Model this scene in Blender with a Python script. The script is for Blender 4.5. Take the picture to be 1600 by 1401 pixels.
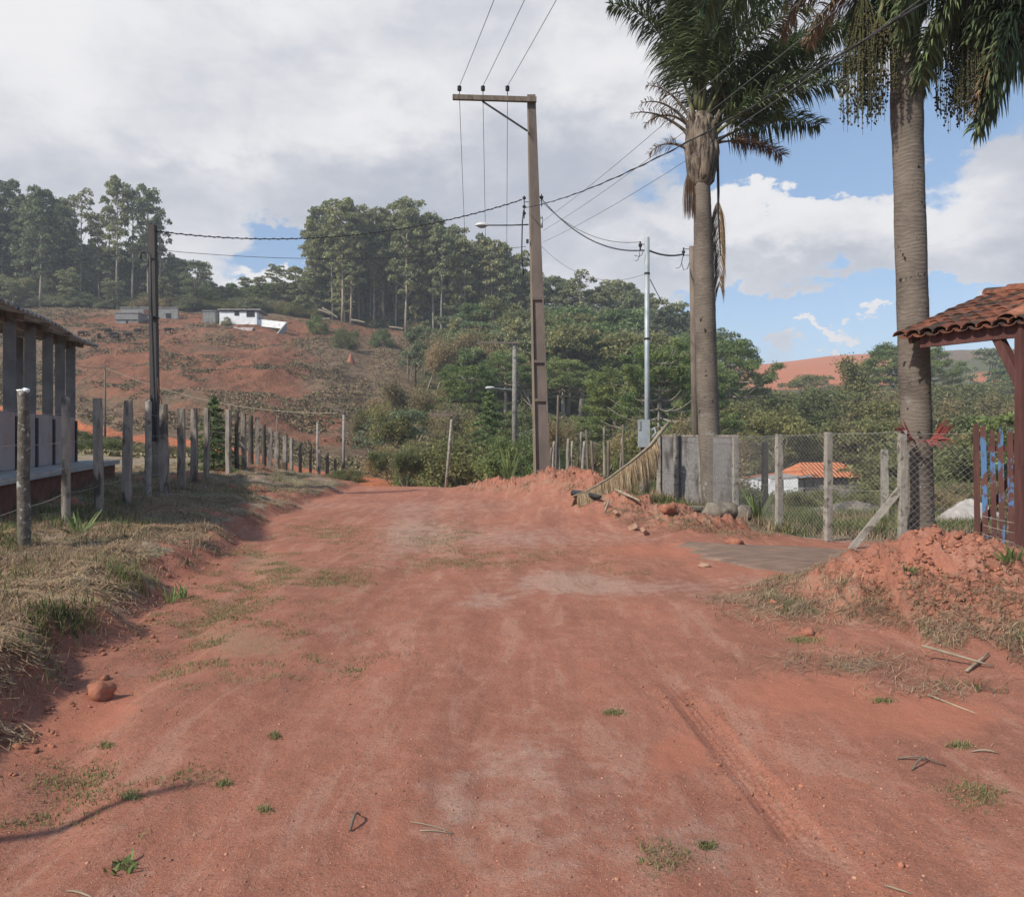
import bpy, math, random
import numpy as np
from mathutils import Vector, Matrix
R = math.radians
F, CX, HY, CH = 1250.0, 800.0, 680.0, 1.7        # focal length (px of a 1600 px wide picture), centre, horizon row, eye height
S = bpy.context.scene
for o in list(bpy.data.objects): bpy.data.objects.remove(o)
C = S.collection

# ------------------------------------------------------------------ camera
cd = bpy.data.cameras.new('camera'); cam = bpy.data.objects.new('camera', cd); C.objects.link(cam)
cam.location = (0, 0, CH); cam.rotation_euler = (R(90), 0, 0)
cd.sensor_width = 36; cd.lens = 36*F/1600; cd.shift_y = -(700.5-HY)/1600; cd.clip_start = .05; cd.clip_end = 4000
S.camera = cam
S.view_settings.view_transform = 'Standard'; S.view_settings.look = 'None'
S.view_settings.exposure = 0.44; S.view_settings.gamma = 1

# ------------------------------------------------------------------ sun and sky
SUN_EL, SUN_AZ = 42.0, (-0.79, -0.61)              # sun behind the viewer's left shoulder
sd = bpy.data.lights.new('sun', 'SUN'); sun = bpy.data.objects.new('sun', sd); C.objects.link(sun)
sd.energy = 3.7; sd.angle = R(2.0); sd.color = (1, .93, .82)
d = Vector((SUN_AZ[0], SUN_AZ[1], 0)).normalized()*math.cos(R(SUN_EL)) + Vector((0, 0, math.sin(R(SUN_EL))))
sun.rotation_euler = (-d).to_track_quat('-Z', 'Y').to_euler(); sun.location = (-20, -12, 20)

class NT:
    def __init__(s, tree): s.t = tree; s.n = tree.nodes; s.l = tree.links
    def new(s, typ, **k):
        n = s.n.new(typ)
        for a, v in k.items(): setattr(n, a, v)
        return n
    def put(s, sock, v):
        if isinstance(v, bpy.types.NodeSocket): s.l.new(v, sock)
        elif v is not None:
            if hasattr(sock.default_value, '__len__'):
                v = tuple(v) if hasattr(v, '__len__') else (v,)*len(sock.default_value)
                if len(sock.default_value) == 4 and len(v) == 3: v = v+(1,)
            sock.default_value = v
    def m(s, op, a, b=None, c=None, clamp=False):
        n = s.new('ShaderNodeMath', operation=op, use_clamp=clamp)
        for i, v in enumerate((a, b, c)):
            if v is not None: s.put(n.inputs[i], v)
        return n.outputs[0]
    def mix(s, f, a, b, mode='MIX'):
        n = s.new('ShaderNodeMix', data_type='RGBA', blend_type=mode)
        s.put(n.inputs[0], f); s.put(n.inputs[6], a); s.put(n.inputs[7], b); return n.outputs[2]
    def rng(s, v, a, b, c=0., d_=1., smooth=True):
        n = s.new('ShaderNodeMapRange', interpolation_type='SMOOTHSTEP' if smooth else 'LINEAR')
        for i, q in enumerate((v, a, b, c, d_)): s.put(n.inputs[i], q)
        return n.outputs[0]
    def noise(s, co, sc, det=4, rough=.55, dist=0.):
        n = s.new('ShaderNodeTexNoise'); s.put(n.inputs['Vector'], co)
        n.inputs['Scale'].default_value = sc; n.inputs['Detail'].default_value = det
        n.inputs['Roughness'].default_value = rough; n.inputs['Distortion'].default_value = dist
        return n.outputs['Fac']
    def vmul(s, co, v):
        n = s.new('ShaderNodeVectorMath', operation='MULTIPLY'); s.put(n.inputs[0], co); s.put(n.inputs[1], v); return n.outputs[0]

w = bpy.data.worlds.new('World'); S.world = w; w.use_nodes = True
T = NT(w.node_tree); w.node_tree.nodes.clear()
out = T.new('ShaderNodeOutputWorld'); bg = T.new('ShaderNodeBackground'); T.l.new(bg.outputs[0], out.inputs[0])
sky = T.new('ShaderNodeTexSky', sky_type='NISHITA', sun_disc=False, sun_elevation=R(SUN_EL), sun_rotation=math.atan2(SUN_AZ[0], SUN_AZ[1]))
sky.air_density = 1.0; sky.dust_density = 1.2; sky.ozone_density = 1.6; sky.altitude = 800
tc = T.new('ShaderNodeTexCoord').outputs['Generated']
sp = T.new('ShaderNodeSeparateXYZ'); T.l.new(tc, sp.inputs[0])
yy = T.m('MAXIMUM', sp.outputs[1], .08)
U0 = T.m('DIVIDE', sp.outputs[0], yy); V0 = T.m('DIVIDE', sp.outputs[2], yy); wv = T.vmul(tc, (1., 1., 1.6))
U = T.m('ADD', U0, T.m('MULTIPLY', T.m('SUBTRACT', T.noise(wv, 6.5, 6, .6), .5), .34)); V = T.m('ADD', V0, T.m('MULTIPLY', T.m('SUBTRACT', T.noise(T.vmul(tc, (1.3, -1., 2.3)), 8.5, 7, .62), .5), .20))
def blob(px, py, a, b, k):
    x = T.m('DIVIDE', T.m('SUBTRACT', U, (px-CX)/F), a/F); y = T.m('DIVIDE', T.m('SUBTRACT', V, (HY-py)/F), b/F)
    r = T.m('ADD', T.m('MULTIPLY', x, x), T.m('MULTIPLY', y, y))
    return T.m('MULTIPLY', T.m('EXPONENT', T.m('MULTIPLY', r, -1.)), k)
def total(lst):
    s_ = None
    for b in lst:
        v = blob(*b); s_ = v if s_ is None else T.m('ADD', s_, v)
    return s_
co = T.vmul(tc, (1., 1., 1.9))
n1 = T.noise(co, 3.4, 9, .58, .3); n2 = T.noise(co, 2.1, 6, .5, .4); n3 = T.noise(co, 8.0, 9, .62, .3)
base = T.m('ADD', T.m('MULTIPLY', T.m('SUBTRACT', n1, .5), 1.5), T.m('MULTIPLY', T.m('SUBTRACT', n3, .5), .5))
cov = T.m('ADD', base, total([
    (300, 150, 620, 330, 1.6), (780, 120, 330, 260, .9), (1000, 60, 150, 120, .5), (700, 280, 280, 120, .5),
    (438, 385, 70, 36, -2.5), (1250, 490, 190, 50, -1.0), (1480, 470, 120, 40, -.6), (440, 445, 75, 24, 1.2), (810, 95, 42, 20, -1.4), (1180, 240, 200, 70, -1.1), (960, 300, 60, 50, -.75),
    (1300, 345, 120, 52, 1.25), (1120, 385, 170, 44, 1.0), (1480, 385, 190, 50, 1.25), (1600, 270, 80, 60, .8), (900, 385, 120, 34, .75),
    (1500, 150, 120, 70, -.9), (1150, 30, 150, 80, -.1), (1300, 210, 120, 45, -.5),
    (1330, 505, 60, 12, 1.7), (1230, 540, 40, 12, 1.3), (1200, 470, 90, 26, .25), (1040, 440, 90, 40, .4), (1400, 60, 400, 60, .35)]))
cov = T.rng(cov, T.rng(U0, -.15, .1, -.25, .02), T.rng(U0, -.15, .1, .75, .34))
hgt = T.rng(V, -.02, .16); cov = T.m('MULTIPLY', cov, T.m('ADD', .55, T.m('MULTIPLY', hgt, .45)))
lit = T.m('ADD', T.m('ADD', T.m('MULTIPLY', T.m('SUBTRACT', n2, .5), 2.4), T.m('MULTIPLY', T.m('SUBTRACT', n3, .5), 1.5)), total([
    (0, 60, 260, 230, .75), (250, 20, 300, 150, .35), (350, 180, 260, 80, .2), (560, 290, 110, 60, .12), (930, 110, 120, 90, .6), (660, 200, 100, 50, .25), (720, 310, 330, 75, -.5), (870, 210, 120, 60, -.35),
    (1280, 320, 190, 42, .7), (1100, 360, 150, 30, .5), (1500, 310, 120, 45, .5), (440, 440, 90, 30, .6), (1300, 410, 300, 24, -.35), (1330, 505, 60, 16, .6), (300, 310, 330, 80, -.35), (480, 130, 160, 60, -.35), (150, 220, 120, 60, -.3), (640, 60, 90, 50, -.25), (330, 230, 90, 30, .3), (560, 180, 100, 40, .3), (540, 60, 200, 120, .15)]))
lit = T.rng(lit, -.7, .9)
cc = T.mix(lit, (.355, .38, .44), (.665, .66, .67))
blue = T.mix(.32, T.vmul(sky.outputs[0], (.105, .105, .105)), (.29, .435, .66))
low = T.rng(V, .0, .20, .55, .0)
blue = T.mix(low, blue, (.42, .54, .70))
T.l.new(T.mix(cov, blue, cc), bg.inputs[0]); bg.inputs[1].default_value = 1.0

# ------------------------------------------------------------------ helpers
def P(px, py, Y): return Vector(((px-CX)/F*Y, Y, CH+(HY-py)/F*Y))
def hashn(ix, iy, seed):
    n = (ix.astype(np.int64)*374761393 + iy.astype(np.int64)*668265263 + seed*1442695041) & 0xffffffff
    n = ((n ^ (n >> 13))*1274126177) & 0xffffffff
    return ((n ^ (n >> 16)) & 0xffff)/65535.0
def vn(x, y, seed=0):
    x = np.asarray(x, float); y = np.asarray(y, float)
    ix = np.floor(x); iy = np.floor(y); fx = x-ix; fy = y-iy; fx = fx*fx*(3-2*fx); fy = fy*fy*(3-2*fy)
    a = hashn(ix, iy, seed); b = hashn(ix+1, iy, seed); c = hashn(ix, iy+1, seed); d_ = hashn(ix+1, iy+1, seed)
    return (a*(1-fx)+b*fx)*(1-fy)+(c*(1-fx)+d_*fx)*fy - .5
def fbm(x, y, seed=0, o=4, g=.5):
    s_ = 0; a = 1; f = 1
    for i in range(o): s_ = s_+a*vn(x*f+i*7.3, y*f+i*3.1, seed+i); a *= g; f *= 2.03
    return s_
def ss(x, a, b):
    t = np.clip((x-a)/(b-a), 0, 1); return t*t*(3-2*t)

# terrain table: height by direction (px of a point, i.e. x/y) and distance
ROWS = np.array([26, 32, 40, 50, 60, 75, 100, 130, 150, 180, 230, 320, 500, 900.])
COLS = np.array([-900, 0, 100, 300, 400, 500, 600, 700, 800, 900, 1000, 1080, 1150, 1350, 1550, 2400.])
TAB = np.array([
 [1.0, 1.0, .9, .6, 1.0, 2.6, 8, 16, 22.5, 30.5, 34, 37, 42, 60],
 [1.0, 1.0, .9, .5, .8, 2.4, 8, 16, 22.5, 30.5, 34, 37, 42, 60],
 [1.0, 1.0, .9, .5, .8, 2.3, 8, 16, 22.5, 30.5, 34, 37, 42, 60],
 [.95, .8, .5, .1, .5, 2.2, 7.8, 15.8, 22, 30, 33.5, 36, 42, 60],
 [.65, .2, -.5, -.6, .2, 2.0, 7.5, 15.5, 21.5, 29.5, 33, 35, 40, 60],
 [.2, -.6, -1.3, -1.1, -.5, .6, 6.2, 14, 20, 28, 32, 34, 40, 58],
 [0, -.62, -1.0, -1.15, -1.0, 0, 4.5, 12, 18, 26, 31, 33, 38, 55],
 [0, -.6, -1.2, -1.4, -1.6, -1, 3, 10, 16, 24, 29, 31, 36, 50],
 [.15, -.1, -.6, -1.2, -1.8, -1.5, 2, 8, 14, 22, 27, 30, 36, 50],
 [.3, .1, -.5, -1.3, -2, -2, 1, 6, 11, 18, 24, 27, 36, 50],
 [.1, -.2, -.8, -1.6, -2.3, -2.5, -1, 3.5, 8, 15, 19, 25, 38, 50],
 [-.3, -.6, -1.2, -2, -2.6, -3, -2.5, 0, 3, 9, 13, 22, 40, 55],
 [-.7, -1.1, -1.7, -2.4, -2.9, -3.3, -3.5, -2, 0, 3, 8, 20, 45.5, 56],
 [-.85, -1.3, -1.9, -2.6, -3.1, -3.6, -3.8, -2.5, 0, 3, 9, 22, 52.5, 66],
 [-.9, -1.3, -1.9, -2.6, -3.1, -3.6, -3.8, -2, 1, 4, 11, 27, 55.5, 70],
 [-.9, -1.3, -1.9, -2.6, -3.1, -3.6, -3.8, -2, 1, 4, 11, 27, 56, 70]])
def far_h(x, y):
    yc = np.clip(y, 26, 899.9); px = np.clip(CX+F*x/yc, -899, 2399)
    ly = np.log(yc); lr = np.log(ROWS)
    j = np.clip(np.searchsorted(ROWS, yc, side='right')-1, 0, len(ROWS)-2); i = np.clip(np.searchsorted(COLS, px, side='right')-1, 0, len(COLS)-2)
    ty = (ly-lr[j])/(lr[j+1]-lr[j]); tx = (px-COLS[i])/(COLS[i+1]-COLS[i]); tx = tx*tx*(3-2*tx)
    a = TAB[i, j]*(1-ty)+TAB[i, j+1]*ty; b = TAB[i+1, j]*(1-ty)+TAB[i+1, j+1]*ty
    z = a*(1-tx)+b*tx
    k = ss(yc, 60, 130)
    cut = ss(yc, 58, 75)*(1-ss(yc, 165, 180))*(1-ss(px, 560, 680)); z = z+cut*(.30*np.sin(z*2.1+5*fbm(x/18., y/18., 6, 3))+np.abs(fbm(x/5., z/1.6, 8, 4))*1.1)
    return z + k*(fbm(x/14., y/14., 3, 4)*1.5+fbm(x/3., y/3., 9, 3)*.35)*np.where(yc > 170, .5, 1) + (1-k)*fbm(x/4., y/4., 5, 3)*.18
def xl(y): return np.interp(y, [-40, 0, 4.25, 5.2, 6.6, 9.7, 13.3, 17, 21, 25, 32], [-2.3, -2.5, -2.72, -2.9, -3.2, -3.9, -4.3, -4.9, -5.1, -4.9, -5.6])
def seg_dist(x, y, pts):
    best = np.full(np.shape(x), 1e9); tt = np.zeros(np.shape(x)); n = len(pts)-1
    for k in range(n):
        ax, ay = pts[k]; bx, by = pts[k+1]; dx, dy = bx-ax, by-ay
        t = np.clip(((x-ax)*dx+(y-ay)*dy)/(dx*dx+dy*dy), 0, 1); dd = np.hypot(x-ax-t*dx, y-ay-t*dy)
        m_ = dd < best; best = np.where(m_, dd, best); tt = np.where(m_, (k+t)/n, tt)
    return best, tt
BERM = [(-1.2, 25.2), (-.5, 24.3), (.5, 22.4), (1.35, 20.3), (2.2, 17), (2.75, 15.4), (3.4, 14.1), (3.75, 13.5)]
HEAP = [(2.75, 7.7), (3.6, 8.0), (4.15, 7.55), (4.7, 6.9), (5.6, 6.1), (7.5, 5.0)]
TRK = [(1.05, 5.9), (1.13, 5.2), (1.2, 4.3), (1.27, 3.3), (1.36, 2.2), (1.5, 0)]
def berm(x, y):
    d1, t1 = seg_dist(x, y, BERM)
    h1 = np.interp(t1, [0, .1, .3, .5, .62, .8, .95, 1], [.2, .38, .42, .42, .30, .36, .32, .12])*(.75+.9*np.abs(fbm(x*1.6, y*1.6, 21, 3)))
    return h1*np.exp(-(d1/np.interp(t1, [.5, .7, 1], [.62, .85, .95]))**2)
def heap(x, y):
    d2, t2 = seg_dist(x, y, HEAP)
    s2 = 1-.38*ss((x-4.2)*.65+(y-7.5)*.75, -.35, .45)
    h2 = np.interp(t2, [0, .2, .36, .6, .8, 1], [.12, .5, .70, .60, .62, .5])*(1+.45*fbm(x*1.3, y*1.3, 31, 4))
    return h2*np.exp(-(d2/(1.02*s2))**2.3)
def near_h(x, y):
    dl = xl(y)+.34*fbm(y*1.5, x*0+2, 4, 4)-x
    bank = ss(dl, 0, .42)*(.17+.12*ss(y, 9, 3)) + np.clip(dl, 0, 3.6)*.085 + np.clip(y-14, 0, 12)*.02*ss(dl, .2, 3)
    bank = bank + ss(dl, .1, .6)*(fbm(x*1.7, y*1.7, 11, 4)*.15+np.abs(fbm(x*6, y*6, 12, 3))*.06)
    verge = .42*ss(x, -.3, 1.2)*(1-ss(x, 1.6, 4.2))*ss(y, 14.5, 19)*(1-ss(y, 25, 31)*.3)
    yard = -.062*np.clip(y-11.8, 0, 40)*ss(x-np.interp(y, [11, 12, 17, 22, 30], [6, 5.9, 4.9, 4.6, 4.8]), -.2, 1.4)
    z = bank+verge+yard+berm(x, y)+heap(x, y)
    rough = ss(berm(x, y)+heap(x, y), .05, .3)
    z = z + rough*(np.abs(fbm(x*4, y*4, 41, 5))*.22-.05+np.abs(fbm(x*13, y*13, 43, 3))*.09-.02)
    road = 1-ss(dl, -.1, .3)
    z = z + road*(fbm(x*.8, y*.35, 51, 4)*.05+fbm(x*6, y*4, 53, 4)*.008+.004*fbm(x*23, y*23, 57, 3))
    for xo, wd, dp in ((-1.15, .28, .035), (-.2, .22, .02), (.75, .3, .03), (2.2, .2, .02)):      # long shallow wheel ruts
        xc = xo+.25*np.sin(y*.23+xo)+.03*y*(1 if xo > 0 else -1)
        z = z - road*dp*np.exp(-((x-xc)/wd)**2)
    gul = xl(y)+.55+.2*np.sin(y*.9)+.1*np.sin(y*2.3)                                          # washed gully beside the bank
    z = z - .05*np.exp(-((x-gul)/.2)**2)*(1-ss(y, 11, 14))
    d3, t3 = seg_dist(x, y, TRK)                                                                # one crisp tyre print
    s3 = (y*1.0)
    lug = np.sin(s3*2*np.pi/.055+np.sign(np.sin(d3*60))*1.2)*.5+.5
    prt = np.exp(-(d3/.085)**6)*(1-ss(y, 4.9, 6))*ss(y, 3.2, 3.6)
    z = z - prt*(.012+.019*lug*(.5+.5*np.cos(d3*2*np.pi/.042))) + .008*np.exp(-((d3-.12)/.025)**2)*(1-ss(y, 4.9, 6))*(.6+.8*vn(x*18, y*18, 5))
    return z
def H_(x, y):
    x = np.asarray(x, float); y = np.asarray(y, float)
    k = ss(y, 24.5, 31); return near_h(x, y)*(1-k) + far_h(x, y)*k
def H(x, y): return float(H_(np.array([x]), np.array([y]))[0])

def nmesh(name, Vv, Ff, mat=None, parent=None, smooth=False, mask=None):
    me = bpy.data.meshes.new(name); Vv = np.asarray(Vv, np.float32); Ff = np.asarray(Ff, np.int32); k = Ff.shape[1]
    me.vertices.add(len(Vv)); me.vertices.foreach_set('co', Vv.ravel())
    me.loops.add(Ff.size); me.loops.foreach_set('vertex_index', Ff.ravel())
    me.polygons.add(len(Ff)); me.polygons.foreach_set('loop_start', np.arange(0, Ff.size, k, dtype=np.int32))
    me.polygons.foreach_set('loop_total', np.full(len(Ff), k, np.int32))
    if smooth: me.polygons.foreach_set('use_smooth', np.ones(len(Ff), bool))
    me.update(calc_edges=True)
    if mask is not None:
        a = me.color_attributes.new('mask', 'FLOAT_COLOR', 'POINT'); a.data.foreach_set('color', np.asarray(mask, np.float32).ravel())
    if mat: me.materials.append(mat)
    if parent == 'mesh': return me
    return link(name, me, parent)
def link(name, me, parent=None):
    o = bpy.data.objects.new(name, me); C.objects.link(o)
    if parent: o.parent = parent
    return o
def tag(o, label=None, cat=None, group=None, kind=None):
    for k, v in (('label', label), ('category', cat), ('group', group), ('kind', kind)):
        if v: o[k] = v
    return o
def thing(name, label, cat, loc=(0, 0, 0), rz=0, group=None):
    o = bpy.data.objects.new(name, None); o.empty_display_size = .2; C.objects.link(o)
    o.location = loc; o.rotation_euler = (0, 0, rz); return tag(o, label, cat, group)

class MB:
    def __init__(s): s.v = []; s.f = []
    def tube(s, pts, rad, n=8, cap=True, jit=0):
        pts = [Vector(p) for p in pts]; b = len(s.v); rad = rad if hasattr(rad, '__len__') else [rad]*len(pts)
        prev = None
        for i, p in enumerate(pts):
            t = (pts[min(i+1, len(pts)-1)]-pts[max(i-1, 0)]).normalized()
            a = (prev - t*prev.dot(t)) if prev else t.orthogonal()
            if a.length < 1e-6: a = t.orthogonal()
            a.normalize(); prev = a; c = t.cross(a)
            for k in range(n):
                q = 2*math.pi*k/n; r = rad[i]*(1+random.uniform(-jit, jit)); s.v.append(p+a*(r*math.cos(q))+c*(r*math.sin(q)))
        for i in range(len(pts)-1):
            for k in range(n):
                s.f.append((b+i*n+k, b+i*n+(k+1) % n, b+(i+1)*n+(k+1) % n, b+(i+1)*n+k))
        if cap: s.f.append(tuple(b+k for k in range(n))[::-1]); s.f.append(tuple(b+(len(pts)-1)*n+k for k in range(n)))
        return s
    def box(s, c, dx, dy, dz, rz=0, M=None, taper=1.):
        b = len(s.v); c = Vector(c); rot = Matrix.Rotation(rz, 3, 'Z') if M is None else M
        for z in (-.5, .5):
            for x, y in ((-.5, -.5), (.5, -.5), (.5, .5), (-.5, .5)):
                k = taper if z > 0 else 1; s.v.append(c+rot@Vector((x*dx*k, y*dy*k, z*dz)))
        s.f += [(b+3, b+2, b+1, b), (b+4, b+5, b+6, b+7)]+[(b+i, b+(i+1) % 4, b+4+(i+1) % 4, b+4+i) for i in range(4)]
        return s
    def bar(s, a, b_, wd, th, up=(0, 0, 1)):
        a = Vector(a); b_ = Vector(b_); t = (b_-a).normalized(); u = Vector(up)
        if abs(t.dot(u)) > .98: u = Vector((0, 1, 0))
        sx = t.cross(u).normalized(); u = sx.cross(t)
        M = Matrix((sx, u, t)).transposed(); return s.box((a+b_)/2, wd, th, (b_-a).length, M=M)
    def prism(s, poly, z0, z1):
        b = len(s.v); n = len(poly)
        for z in (z0, z1):
            for p in poly: s.v.append(Vector((p[0], p[1], z)))
        s.f.append(tuple(b+k for k in range(n))[::-1]); s.f.append(tuple(b+n+k for k in range(n)))
        for k in range(n): s.f.append((b+k, b+(k+1) % n, b+n+(k+1) % n, b+n+k))
        return s
    def lump(s, c, r, seed=0, n=10, amp=.3):
        b = len(s.v); rs = random.Random(seed); c = Vector(c); m_ = n//2+1
        ph = [rs.uniform(0, 6) for _ in range(6)]
        for i in range(m_):
            th = math.pi*i/(m_-1)
            for k in range(n):
                q = 2*math.pi*k/n; dd = Vector((math.sin(th)*math.cos(q), math.sin(th)*math.sin(q), math.cos(th)))
                kk = 1+amp*(math.sin(dd.x*3+ph[0])*math.sin(dd.y*2.6+ph[1])+.5*math.sin(dd.z*5+ph[2]+dd.x*4))+rs.uniform(-.3, .3)*amp*(0 < i < m_-1)
                s.v.append(c+Vector((dd.x*r[0], dd.y*r[1], dd.z*r[2]))*kk)
        for i in range(m_-1):
            for k in range(n): s.f.append((b+i*n+k, b+(i+1)*n+k, b+(i+1)*n+(k+1) % n, b+i*n+(k+1) % n))
        return s
    def mesh(s, name, mat, smooth=False):
        me = bpy.data.meshes.new(name); me.from_pydata([tuple(v) for v in s.v], [], s.f); me.validate()
        if smooth: me.polygons.foreach_set('use_smooth', [True]*len(me.polygons))
        me.materials.append(mat); return me
    def build(s, name, mat, parent=None, smooth=False):
        return link(name, s.mesh(name, mat, smooth), parent)

def mat(name, c1, c2, sc=8., det=5, bump=.2, bsc=None, rough=.85, stretch=(1, 1, 1), c3=None, sc3=2., th3=(.5, .65), island=0., objrand=0., trans=0., spec=.25, metal=0., dist=.03):
    m_ = bpy.data.materials.new(name); m_.use_nodes = True; t = NT(m_.node_tree); b = m_.node_tree.nodes['Principled BSDF']
    co = t.vmul(t.new('ShaderNodeTexCoord').outputs['Object'], stretch)
    n = t.noise(co, sc, det, .6); col = t.mix(t.rng(n, .3, .7), c1, c2)
    if c3: col = t.mix(t.rng(t.noise(co, sc3, 5, .6), th3[0], th3[1]), col, c3)
    if island:
        g = t.new('ShaderNodeNewGeometry').outputs['Random Per Island']
        col = t.mix(1., col, t.mix(g, (1-island,)*3, (1+island, 1+island*.9, 1+island*.5)), 'MULTIPLY')
    if objrand:
        g = t.new('ShaderNodeObjectInfo').outputs['Random']
        col = t.mix(1., col, t.mix(g, (1-objrand, 1-objrand*.6, 1-objrand*.6), (1+objrand, 1+objrand*.6, 1+objrand*.2)), 'MULTIPLY')
    t.put(b.inputs['Base Color'], col); b.inputs['Roughness'].default_value = rough; b.inputs['Specular IOR Level'].default_value = spec; b.inputs['Metallic'].default_value = metal
    if bump:
        bn = t.new('ShaderNodeBump'); bn.inputs['Strength'].default_value = bump; bn.inputs['Distance'].default_value = dist
        t.put(bn.inputs['Height'], t.noise(co, bsc or sc*3, 6, .65)); t.l.new(bn.outputs[0], b.inputs['Normal'])
    if trans:
        tr = t.new('ShaderNodeBsdfTranslucent'); t.put(tr.inputs[0], col); mx = t.new('ShaderNodeMixShader'); mx.inputs[0].default_value = trans
        t.l.new(b.outputs[0], mx.inputs[1]); t.l.new(tr.outputs[0], mx.inputs[2]); t.l.new(mx.outputs[0], m_.node_tree.nodes['Material Output'].inputs[0])
    return m_
def leafmat(name, c1, c2, **k):
    k.setdefault('island', .38); k.setdefault('objrand', .22); k.setdefault('trans', .38)
    return mat(name, c1, c2, sc=.55, det=3, bump=0, rough=.65, spec=.2, **k)

M = {}
M['concrete'] = mat('weathered_concrete', (.17, .155, .14), (.27, .245, .215), 5, 6, .4, rough=.92, c3=(.10, .092, .082), sc3=3, dist=.01)
M['pole'] = mat('pole_concrete', (.13, .105, .092), (.19, .155, .135), 4, 6, .3, rough=.95, stretch=(1, 1, .3), c3=(.09, .07, .06), sc3=2, th3=(.52, .7), dist=.01)
M['pole_lit'] = mat('sunlit_edge_concrete', (.22, .18, .13), (.29, .235, .175), 4, 6, .3, rough=.95, stretch=(1, 1, .3), dist=.01)  # same concrete in a paler tone: sunlight on the left edge put into the colour
M['post'] = mat('old_fence_post', (.20, .17, .145), (.33, .285, .24), 6, 6, .6, rough=.95, stretch=(1, 1, .35), c3=(.085, .07, .055), sc3=4, th3=(.5, .62), dist=.015)
M['dpost'] = mat('dark_fence_post', (.06, .048, .04), (.11, .09, .075), 7, 6, .6, rough=.95, stretch=(1, 1, .3), dist=.015)
M['lichen'] = mat('lichened_post', (.085, .07, .055), (.17, .145, .12), 9, 6, .9, bsc=18, rough=.97, c3=(.38, .37, .33), sc3=14, th3=(.58, .64), dist=.02)
M['wpost'] = mat('pale_fence_post', (.24, .215, .185), (.36, .33, .285), 7, 6, .6, rough=.92, c3=(.13, .11, .09), sc3=9, th3=(.54, .64), dist=.012)
M['wall'] = mat('rough_cast_wall', (.155, .145, .14), (.27, .255, .25), 14, 8, .7, bsc=40, rough=.95, c3=(.08, .07, .065), sc3=1.1, th3=(.5, .68), dist=.02)
M['wire'] = mat('galvanised_wire', (.20, .19, .18), (.32, .31, .29), 20, 3, 0, rough=.6, spec=.4)
M['cable'] = mat('black_cable', (.03, .03, .033), (.055, .055, .06), 20, 3, 0, rough=.6)
M['hv'] = mat('bare_conductor', (.12, .12, .13), (.18, .18, .19), 20, 3, 0, rough=.6)
M['steel'] = mat('galvanised_steel', (.30, .34, .36), (.42, .46, .48), 3, 4, .05, rough=.55, metal=.3)
M['darkiron'] = mat('dark_iron', (.025, .025, .028), (.05, .05, .052), 8, 4, .1, rough=.6)
M['lamp'] = mat('lamp_housing', (.45, .45, .44), (.62, .62, .60), 6, 3, .05, rough=.4)
M['glass'] = mat('lamp_glass', (.25, .26, .27), (.35, .36, .36), 6, 2, 0, rough=.15, spec=.6)
M['wood'] = mat('grey_wood', (.12, .095, .075), (.21, .17, .135), 5, 6, .5, rough=.9, stretch=(3, 3, .35), dist=.01)
M['stick'] = mat('pale_stick', (.20, .165, .125), (.33, .28, .215), 8, 5, .3, rough=.9, island=.3, dist=.005)
M['brownwood'] = mat('red_brown_timber', (.075, .032, .028), (.125, .052, .043), 5, 6, .3, rough=.75, stretch=(3, 3, .4), dist=.008)
M['bluepaint'] = mat('worn_blue_paint', (.09, .038, .033), (.13, .055, .046), 4, 6, .4, rough=.75, stretch=(1.3, 1.3, .8), c3=(.085, .175, .33), sc3=3.4, th3=(.51, .57), dist=.008)
M['palmtrunk'] = None
M['frond'] = leafmat('palm_leaflet', (0.075, 0.111, 0.064), (0.154, 0.196, 0.101), objrand=.12, trans=.18)
M['rachis'] = mat('palm_rachis', (.11, .12, .05), (.17, .17, .08), 6, 3, .1, rough=.6)
M['deadfrond'] = mat('dead_palm_leaflet', (.26, .185, .115), (.40, .30, .20), 5, 3, 0, rough=.85, island=.35, trans=.1)
M['deadbrown'] = mat('brown_dead_palm', (.15, .09, .06), (.25, .165, .11), 5, 3, 0, rough=.85, island=.35, trans=.1)
M['sheath'] = mat('palm_sheath', (.13, .10, .076), (.29, .235, .18), 3.5, 7, .9, rough=.85, stretch=(3, 3, .6), c3=(.055, .042, .032), sc3=4.5, th3=(.50, .60), dist=.05)
M['berry'] = mat('palm_berry', (.045, .04, .022), (.10, .085, .045), 30, 2, 0, rough=.6, island=.4)
M['tile'] = mat('old_clay_tile', (.14, .056, .038), (.235, .092, .056), 4, 6, .3, rough=.9, c3=(.06, .042, .036), sc3=3.2, th3=(.46, .60), island=.25, dist=.01)
M['newtile'] = mat('new_orange_tile', (.50, .16, .07), (.62, .23, .11), 2, 4, .2, rough=.85, island=.1)
M['straw'] = mat('dry_straw', (.215, .15, .105), (.38, .29, .205), 2, 3, 0, rough=.9, island=.45, trans=.1)
M['thatch'] = mat('flattened_dead_grass', (.25, .168, .112), (.40, .285, .195), 1.2, 4, 0, rough=.95, island=.5, trans=.05)
M['brickfrag'] = mat('pale_brick', (.28, .16, .11), (.40, .26, .19), 6, 5, .4, rough=.95, island=.2)
M['grass'] = mat('green_grass', (.085, .115, .040), (.15, .17, .065), 1.1, 3, 0, rough=.8, island=.35, trans=.2)
M['turf'] = mat('short_turf', (.15, .155, .065), (.23, .215, .105), 1.1, 3, 0, rough=.85, island=.35, trans=.15)
M['clod'] = mat('red_clod', (.24, .098, .064), (.38, .165, .11), 9, 5, .5, rough=.97, island=.25, dist=.02)
M['rock'] = mat('grey_brown_rock', (.13, .11, .09), (.26, .225, .18), 5, 6, .6, rough=.9, c3=(.07, .055, .045), sc3=3, dist=.03)
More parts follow.
